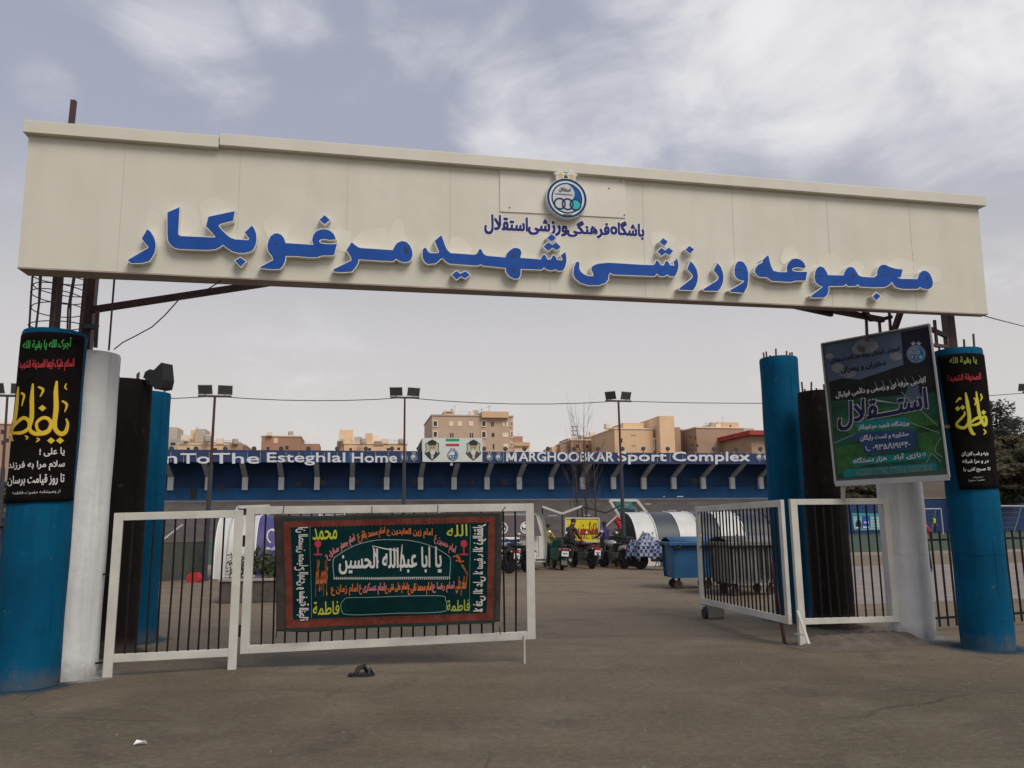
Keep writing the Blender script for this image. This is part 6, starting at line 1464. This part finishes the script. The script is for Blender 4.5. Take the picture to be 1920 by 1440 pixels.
# ================================================================ PEOPLE
M_skin = mat('skin', (.36, .20, .14), .6); M_hair = mat('dark hair', (.012, .010, .010), .7); M_shoe = mat('shoe dark', (.02, .018, .018), .6); M_face = mat('lips and eyes', (.08, .03, .03), .5)
def person(label, loc, rz, shirt, trousers, ht=1.72, bend=0.0, arms='down', vest=None, bag=False, sit=False):
    t = thing('person', label, 'person', loc, world=False); t.rotation_euler = (0, 0, rz); k = ht/1.72
    V, E_, RD = [], [], []
    def jt(p, r_, par=None):
        V.append(Vector(p)*k); RD.append(r_*k); i = len(V)-1
        if par is not None: E_.append((par, i))
        return i
    cb, sb = math.cos(bend), math.sin(bend)
    def up(x, y, z): return (x, y*cb+(z-.95)*sb, .95+(z-.95)*cb-y*sb)      # torso bends forward (+Y) about the hips
    pel = jt((0, 0, .95), .135)
    wst = jt(up(0, 0, 1.10), .125, pel); chs = jt(up(0, .0, 1.32), .15, wst); nk = jt(up(0, 0, 1.47), .065, chs); hd0 = jt(up(0, .02, 1.56), .075, nk); hd1 = jt(up(0, .03, 1.65), .085, hd0)
    for s_ in (-1, 1):
        hip = jt((s_*.10, 0, .88), .10, pel); st_ = .10*s_ if arms == 'walk' else .02*s_
        kn = jt((s_*.11, .03+st_, .50), .065, hip); an = jt((s_*.11, -.02+st_*1.6, .10), .045, kn); jt((s_*.125, .10+st_*1.6, .045), .04, an)
        shd = jt(up(s_*.19, 0, 1.40), .065, chs)
        if arms == 'forward': el, wr_ = up(s_*.23, .20, 1.20), up(s_*.20, .45, 1.16)
        elif arms == 'hips': el, wr_ = up(s_*.36, -.06, 1.16), up(s_*.22, .08, 1.04)
        else: el, wr_ = up(s_*.25, .0+.06*s_*(arms == 'walk'), 1.13), up(s_*.26, .06+.1*s_*(arms == 'walk'), .88)
        e_ = jt(el, .048, shd); w_ = jt(wr_, .034, e_); d_ = (Vector(wr_)-Vector(el)).normalized()
        pm = Vector(wr_)+d_*.06; ip = jt(pm, .034, w_)
        sidev = Vector((0, 1, 0)) if abs(d_.z) > .6 else Vector((1, 0, 0))
        for f_ in range(4):
            b0 = pm+d_*.035+sidev*(.024*(f_-1.5)); ln = (.055, .068, .072, .06)[f_]; i1 = jt(b0, .010, ip); jt(b0+d_*ln+Vector((-s_*.012, 0, 0)), .008, i1)
        th_ = jt(pm+sidev*.045+d_*.0, .011, ip); jt(pm+sidev*.062+d_*.045, .009, th_)
    me = bpy.data.meshes.new('body'); me.from_pydata(V, E_, [])
    o = bpy.data.objects.new('body', me); COL.objects.link(o)
    sk = o.modifiers.new('Skin', 'SKIN'); sk.use_smooth_shade = True
    for i, r_ in enumerate(RD): me.skin_vertices[0].data[i].radius = (r_, r_*(.75 if i in (1, 2) else 1)); 
    me.skin_vertices[0].data[0].use_root = True
    sv = o.modifiers.new('Sub', 'SUBSURF'); sv.levels = 1; sv.render_levels = 1
    dg = bpy.context.evaluated_depsgraph_get(); m2 = bpy.data.meshes.new_from_object(o.evaluated_get(dg)); bpy.data.objects.remove(o); bpy.data.meshes.remove(me)
    for m_ in (shirt, trousers, M_skin, M_shoe): m2.materials.append(m_)
    hands = [V[i] for i in range(len(V)) if RD[i] < .036*k and V[i].z > .3]; nkp, hp = V[nk], V[hd1]
    for p in m2.polygons:
        c_ = p.center; z = c_.z/k
        if z < .12: p.material_index = 3
        elif min((c_-h_).length for h_ in hands) < .07*k: p.material_index = 2
        elif (c_-hp).length < .17*k and (c_-nkp).dot(hp-nkp) > .02: p.material_index = 2
        elif (Vector(c_)-V[0]).dot(Vector(up(0, 0, 1.95))-Vector((0, 0, .95))) < .05: p.material_index = 1
        else: p.material_index = 0
        p.use_smooth = True
    bo = bpy.data.objects.new('body', m2); COL.objects.link(bo); bo.parent = t
    hdir = (V[hd1]-V[nk]).normalized(); fwd = Vector((0, cb, -sb)); hc = V[hd1]
    q = MB(); q.sphere(hc-fwd*.018*k+hdir*.03*k, .103*k, None, 14, (.92, 1.02, .95)); q.build('hair', M_hair, t, smooth=True)
    q = MB(); fc = hc+fwd*.085*k
    q.sphere(fc+fwd*.012*k-hdir*.015*k, .018*k, None, 8, (.8, 1, 1.3)); q.build('nose', M_skin, t, smooth=True)
    q = MB()
    for s_ in (-1, 1): q.sphere(fc+Vector((s_*.032*k, 0, 0))+hdir*.012*k, .011*k, None, 8)
    q.box(fc-hdir*.05*k, (.045*k, .012, .010*k)); q.build('eyes_and_mouth', M_face, t)
    q = MB()
    for s_ in (-1, 1): q.sphere(hc+Vector((s_*.088*k, 0, 0))-hdir*.005*k, .026*k, None, 8, (.5, .8, 1.2))
    q.build('ear', M_skin, t, smooth=True)
    if vest:
        q = MB(); c0, c1 = V[pel], V[chs]+hdir*.06*k
        q.lathe(c0+(c1-c0)*.15, [(.155*k, 0), (.17*k, .25*k), (.175*k, .38*k), (.12*k, .46*k)], 16, ax=(Vector((1, 0, 0)), fwd*.78, (c1-c0).normalized())); q.build('vest', vest, t, smooth=True)
    if bag:
        q = MB(); q.tube([V[chs]+Vector((-.15*k, 0, .1*k)), V[chs]+fwd*-.14*k, V[wst]+Vector((.17*k, -.08, 0))], .014, 6); q.box(V[wst]+Vector((.20*k, -.06, -.08*k)), (.10, .24, .26)); q.build('shoulder_bag', M_black, t)
    return t
M_sh_g = mat('shirt dark brown', (.035, .025, .026), .9); M_tr_k = mat('trousers dark', (.022, .016, .018), .9); M_sh_p = mat('shirt violet', (.055, .030, .13), .9); M_tr_g = mat('trousers grey', (.035, .033, .035), .9); M_sh_y = mat('shirt mustard', (.30, .23, .03), .9); M_sh_r = mat('shirt red', (.40, .02, .04), .9); M_hv = mat('hi vis vest', (.42, .62, .03), .8)
g_ = P(1064, 1000, 28.3); g_ = (g_.x, 28.3, 0); person('person in dark clothes with a shoulder strap bending over the maroon motorcycle', g_, R(-48), M_sh_g, M_tr_k, 1.72, R(24), 'forward', bag=True)
g_ = P(1138, 1050, 28.8); person('person in a violet shirt beside the black motorcycle', (g_.x, 28.8, 0), PHI+R(30), M_sh_p, M_tr_g, 1.55, R(6), 'forward')
g_ = P(1020, 1050, 29.2); person('person in a mustard shirt just behind the van', (g_.x+.08, 28.9, 0), PHI+R(200), M_sh_y, M_tr_k, 1.50, R(10), 'forward')
g_ = P(1751, 975, 82); person('person in a hi vis vest standing far off by the goal', (g_.x, 82, 0), R(200), M_tr_k, M_tr_k, 1.78, 0, 'down', M_hv)
g_ = P(1731, 1040, 24.0); person('person in red glimpsed beside the white right column', (g_.x, 24.0, 0), R(130), M_sh_r, M_tr_k, 1.72, R(12), 'walk')
# red flowers in a pot by the dugout end, red bag by the left mesh fence
fp = thing('flower_plant', 'leafy plant with red flowers at the left end of the striped dugout', 'plant', (P(1160, 1050, 28.9).x, 28.9, 0))
q = MB(); base = Vector((P(1160, 1050, 28.9).x, 28.9, 0)); q.lathe(base, [(.13, 0), (.19, .32), (.20, .34)], 14); q.build('pot', mat('clay pot', (.10, .06, .045), .8), fp, smooth=True)
def leaves(mb, c, n, sx_, sy_, sz_, l_, shape_='ball'):
    for _ in range(n):
        while True:
            p = Vector((random.uniform(-1, 1), random.uniform(-1, 1), random.uniform(-1, 1)))
            if p.length < 1: break
        if shape_ == 'shell' and p.length > 0: p = p.normalized()*(p.length**.4)
        p = Vector((p.x*sx_, p.y*sy_, p.z*sz_))+Vector(c); a = Vector((random.gauss(0, 1), random.gauss(0, 1), random.gauss(0, .7))).normalized(); b_ = a.orthogonal().normalized()*random.uniform(.35, .6); s_ = l_*random.uniform(.6, 1.3)
        mb.add([p-a*s_, p+b_*s_, p+a*s_, p-b_*s_], [(0, 1, 2, 3)])
M_leafd = mat('leaf dark green', (.018, .035, .014), .8, .5, 3); M_leafm = mat('leaf mid green', (.045, .060, .016), .8, .45, 3); M_leafo = mat('leaf olive', (.050, .048, .018), .85, .45, 1.2); M_leafk = mat('conifer dark', (.016, .022, .013), .85, .5, 1.1); M_leafb = mat('brush brown', (.070, .050, .026), .9, .45, .9)
M_bark = mat('bark', (.06, .045, .036), .9, .3, 8, bump=.4)
q = MB(); leaves(q, base+EZ*.85, 260, .22, .22, .55, .07); q.build('leaves', M_leafd, fp, recalc=False)
q = MB()
for dx, dz in ((0, 1.52), (.07, 1.42), (-.06, 1.60), (.10, 1.34), (.03, 1.66)): q.sphere(base+Vector((dx, -.1, dz)), .085, None, 8)
q.build('flowers', mat('flower red', (.42, .02, .03), .7), fp, smooth=True)
rbg = thing('bag', 'small red bag on the ground by the silver dugout end', 'bag', P(361, 1086, 23.4))
q = MB(); c_ = P(361, 1080, 23.2); c_ = Vector((c_.x, c_.y, 0)); q.prism([c_+Vector((x*.01, 0, z*.01)) for x, z in ((-16, 0), (16, 0), (18, 12), (12, 26), (-6, 28), (-16, 20))], Vector((.03, .2, 0))); q.build('sack', mat('bag red', (.40, .02, .035), .8), rbg, bevel=.03)
q = MB(); q.tube([c_+Vector((-.08, .1, .26)), c_+Vector((0, .1, .36)), c_+Vector((.08, .1, .25))], .012, 6); q.build('strap', M_dark, rbg)

# ================================================================ PLANTER AND BUSH
pc = P(505, 1128, 17.0); pc = Vector((pc.x, 17.6, 0)); Lp = 2.3
pl_ = thing('stone_planter', 'long dark stone planter behind the left gate leaf', 'planter', pc)
q = MB(); q.box(pc+EZ*.22, (Lp, .75, .44), AX); q.build('wall', mat('dark stone', (.060, .048, .042), .85, .4, 9, col2=(.10, .085, .075)), pl_, bevel=.02)
q = MB(); q.box(pc+EZ*.46, (Lp+.06, .82, .05), AX); q.build('coping', M_kerb, pl_, bevel=.01)
bu = thing('leafy_bush', 'green bush growing in the dark stone planter', 'bush', pc+EZ*.48)
q = MB()
for i in range(8): leaves(q, pc+E1*(-.66+i*.25)+EZ*(.72+.10*math.sin(i*1.7)), 230, .22, .28, .26+.05*math.sin(i), .055)
for i in range(3): leaves(q, pc+E1*(-1.0+.05*i)+EZ*(.66+.17*i)+E2*-.1, 16, .14, .2, .10, .05)
q.build('foliage', M_leafm, bu, recalc=False)
q = MB()
for i in range(7): q.tube([pc+E1*(-1.0+i*.33)+EZ*.48, pc+E1*(-.98+i*.32)+EZ*.9], [.015, .006], 5)
q.build('stem', M_bark, bu)

# ================================================================ TREES
def bare_tree(label, base, ht, n, spread, seed):
    rnd = random.Random(seed); t = thing('bare_tree', label, 'tree', base); base = Vector(base); q = MB(); tw = MB()
    q.tube([base, base+Vector((.02, 0, ht*.25)), base+Vector((.03, 0, ht*.45)), base+Vector((.0, 0, ht*.75)), base+Vector((.05, 0, ht))], [.045, .038, .028, .016, .005], 7)
    for i in range(n):
        h0 = ht*(.18+.55*rnd.random()); a = rnd.uniform(0, 6.283); L_ = ht*rnd.uniform(.22, .5)*(1-.3*h0/ht); o_ = Vector((math.cos(a), math.sin(a), 0))
        p0 = base+EZ*h0; pts = [p0, p0+o_*spread*.5*L_+EZ*L_*.35, p0+o_*spread*.8*L_+EZ*L_*.7, p0+o_*spread*.9*L_+EZ*L_]
        q.tube(pts, [.010, .0075, .005, .002], 5)
        for k_ in range(6):
            f_ = rnd.uniform(.2, .95); b0 = pts[1].lerp(pts[3], f_); a2 = a+rnd.uniform(-1.2, 1.2); l2 = L_*rnd.uniform(.15, .4); o2 = Vector((math.cos(a2), math.sin(a2), 0))
            tw.tube([b0, b0+o2*l2*.4+EZ*l2*.5, b0+o2*l2*.5+EZ*l2], [.0045, .003, .0015], 4)
    q.build('trunk', M_bark, t, smooth=True); tw.build('crown', mat('twig', (.12, .085, .075), .9), t)
for px, ht_, n_, sp_, sd_ in ((1082, 4.6, 9, .26, 3), (1099, 6.3, 15, .32, 5), (1117, 4.8, 10, .34, 9)):
    p = P(px, 1000, 31.6); bare_tree({1082: 'thin bare tree left of the tallest one behind the yellow sign', 1099: 'tallest bare twiggy tree behind the yellow sign', 1117: 'short bare tree right of the tallest one behind the yellow sign'}[px], (p.x, p.y, 0), ht_, n_, sp_, sd_)
def crown_tree(name, label, base, ht, wd, m, dens=1.0, leaf=.35, group=None, trunk=.35):
    t = thing(name, label, 'tree', base, group); base = Vector(base); q = MB(); q.tube([base-EZ*.4, base+EZ*ht*.4, base+EZ*ht*.8], [wd*.05, wd*.035, wd*.012], 8)
    for i in range(5): a = i*1.9; q.tube([base+EZ*ht*(.35+.08*i), base+EZ*ht*(.5+.08*i)+Vector((math.cos(a), math.sin(a), 0))*wd*.3], [wd*.02, wd*.008], 5)
    q.build('trunk', M_bark, t)
    c_ = MB(); nc = int(14*dens)
    for i in range(nc):
        a = random.uniform(0, 6.283); h_ = random.uniform(trunk, .92); rr = wd*.42*math.sin(math.pi*min(1, .25+.75*(1-h_)))**.8*random.uniform(.5, 1)
        leaves(c_, base+Vector((rr*math.cos(a), rr*math.sin(a), ht*h_)), int(170), wd*.22, wd*.22, ht*.11, leaf)
    leaves(c_, base+EZ*ht*.93, 120, wd*.14, wd*.14, ht*.08, leaf)
    c_.build('crown', m, t, recalc=False); return t
for px, pyb, pyt, Y, wd_, m, lb in ((1872, 905, 752, 95, 5.4, M_leafk, 'dark broad pine behind the far right banner'), (1912, 900, 786, 105, 5.6, M_leafk, 'dark pine at the right edge of the picture'), (1893, 912, 818, 88, 4.6, M_leafb, 'brown green scrub tree below the broad pine'),
                                    (1850, 912, 800, 100, 4.2, M_leafk, 'dark tree peeping out behind the right banner edge'), (1925, 918, 830, 85, 4.5, M_leafo, 'olive scrub tree low at the right edge'), (1868, 925, 848, 86, 4.6, M_leafb, 'brown scrub tree just right of the far right banner'), (1908, 926, 868, 83, 4.6, M_leafb, 'low brown scrub tree in front of the greenest shrub')):
    p = P(px, pyb, Y); crown_tree('pine_tree' if m is M_leafk else 'scrub_tree', lb, (p.x, p.y, p.z), P(px, pyt, Y).z-p.z, wd_, m, 1.9, .24, 'trees on the slope at the right', .03)
# hedge along the perimeter wall
for i, (px, pyt, Y, wd_, m) in enumerate(((1865, 865, 84, 4.0, M_leafo), (1893, 856, 84, 4.2, M_leafm), (1921, 860, 85, 4.0, M_leafo), (1615, 905, 100, 4.0, M_leafb), (1640, 912, 100, 3.5, M_leafo))):
    p = P(px, 935, Y); t = thing('shrub', ('olive shrub left of the greenest one above the blue wall', 'greenest shrub above the blue perimeter wall at the right', 'olive shrub at the right edge above the blue wall', 'brown shrub seen under the advertising board', 'olive shrub beside the white column under the advertising board')[i], 'shrub', p, 'shrubs above the perimeter wall')
    h_ = P(px, pyt, Y).z-p.z; q = MB()
    for k_ in range(11): leaves(q, p+Vector((random.uniform(-.4, .4)*wd_, random.uniform(-.6, .6), h_*random.uniform(.0, .85))), 170, wd_*.28, .8, h_*.25, .22)
    q.build('foliage', m, t, recalc=False); q = MB(); q.tube([p-EZ*1.5, p+EZ*h_*.5], [.1, .04], 6); q.build('stem', M_bark, t)
p = P(8, 945, 60); t = thing('shrub', 'olive bush at the far left edge behind the blue column', 'shrub', (p.x, p.y, 0)); q = MB()
for k_ in range(10): leaves(q, Vector((p.x+random.uniform(-1.5, 1.5), p.y+random.uniform(-.5, .5), random.uniform(.6, 5.0))), 150, 1.0, .8, .8, .2)
q.build('foliage', M_leafo, t, recalc=False); q = MB(); q.tube([(p.x, p.y, 0), (p.x, p.y, 4)], [.12, .04], 6); q.build('stem', M_bark, t)

# ================================================================ FAR RIGHT: PERIMETER WALL, GOALS, HOARDING
pw = thing('perimeter_wall', 'low blue perimeter wall beyond the pitch on the right', 'wall', P(1700, 960, 86).xy.to_3d())
a_, b_ = P(1500, 960, 85).xy.to_3d(), P(2100, 960, 89).xy.to_3d(); d_ = (b_-a_).normalized(); n_ = Vector((d_.y, -d_.x, 0)); zt_ = P(1890, 934, 87.5).z
q = MB(); q.bar(a_+EZ*zt_*.5, b_+EZ*zt_*.5, .25, zt_); q.build('wall', mat('perimeter blue', (.006, .032, .12), .7, .25, .5), pw)
q = MB(); q.bar(a_+EZ*(zt_+.05), b_+EZ*(zt_+.05), .4, .1); q.build('coping', M_kerb, pw)
def goal(label, px, Y, w_, h_, rz=0):
    c_ = P(px, 990, Y); t = thing('football_goal', label, 'goal', (c_.x, Y, 0), world=False); t.rotation_euler = (0, 0, rz); fr, nt_ = MB(), MB()
    M_g = mat('goal post grey', (.36, .38, .42), .5)
    for s_ in (-1, 1):
        q = MB(); q.tube([(s_*w_/2, 0, 0), (s_*w_/2, 0, h_)], .06, 7); q.build('post', M_g, t); q = MB(); q.tube([(s_*w_/2, 0, h_), (s_*w_/2, .7, h_-.1), (s_*w_/2, 1.6, 0)], .03, 6); q.build('stay', M_g, t)
    q = MB(); q.tube([(-w_/2, 0, h_), (w_/2, 0, h_)], .06, 7); q.build('crossbar', M_g, t)
    for i in range(int(w_/.35)+1): x = -w_/2+i*.35; nt_.tube([(x, .05, h_), (x, .7, h_-.1), (x, 1.6, 0)], .008, 3, caps=False)
    for i in range(7): f_ = i/6; nt_.tube([(-w_/2, .7+.9*f_, (h_-.1)*(1-f_)), (w_/2, .7+.9*f_, (h_-.1)*(1-f_))], .008, 3, caps=False)
    nt_.build('net', mat('goal net', (.26, .28, .34), .8), t)
goal('football goal with net between the white and blue right columns', 1728, 76, 4.5, 2.4, PHI)
goal('football goal with net right of the far right column', 1905, 62, 5.0, 2.4, PHI+R(20))
hb = thing('advert_hoarding', 'teal and blue advert hoarding standing at the far side of the pitch', 'hoarding', P(1624, 993, 80).xy.to_3d())
fH = lambda px, py, h: P(px, py, 80-h)
q = MB(); q.prism([fH(1598, 962, 0), fH(1652, 963, 0), fH(1652, 993, 0), fH(1602, 994, 0)], Vector((0, .1, 0))); q.build('panel', mat('hoarding ice', (.22, .48, .50), .5, .1, 1), hb)
pt = Paint(fH, .02); MH = mat('hoarding blue', (.02, .10, .38), .5); MH2 = mat('hoarding teal', (.02, .34, .34), .5)
pt.rect(1616, 965, 1632, 991, MH, 0); pt.rect(1598.5, 962.5, 1652, 967, MH2, 1); pt.poly([(1605, 992), (1605, 980), (1608, 974), (1612, 974), (1615, 981), (1615, 992)], M_black, 1); pt.disc(1610, 971, 2.4, M_black, 1)
for y in (971, 976, 981, 986): pt.rect(1634, y, 1648, y+2.6, M_plate, 1); pt.rect(1636, y+.8, 1645, y+1.7, MH2, 2)
pt.rect(1620, 978, 1629, 981, M_plate, 2); pt.rect(1618, 987, 1630, 990, M_plate, 2); pt.rect(1604, 988, 1613, 991, M_plate, 2); pt.build('hoarding_print', hb)
for px in (1601, 1650): q = MB(); p = fH(px, 990, -.2); q.bar(p, Vector((p.x, p.y, 0)), .1, .1); q.build('leg', M_mast, hb)
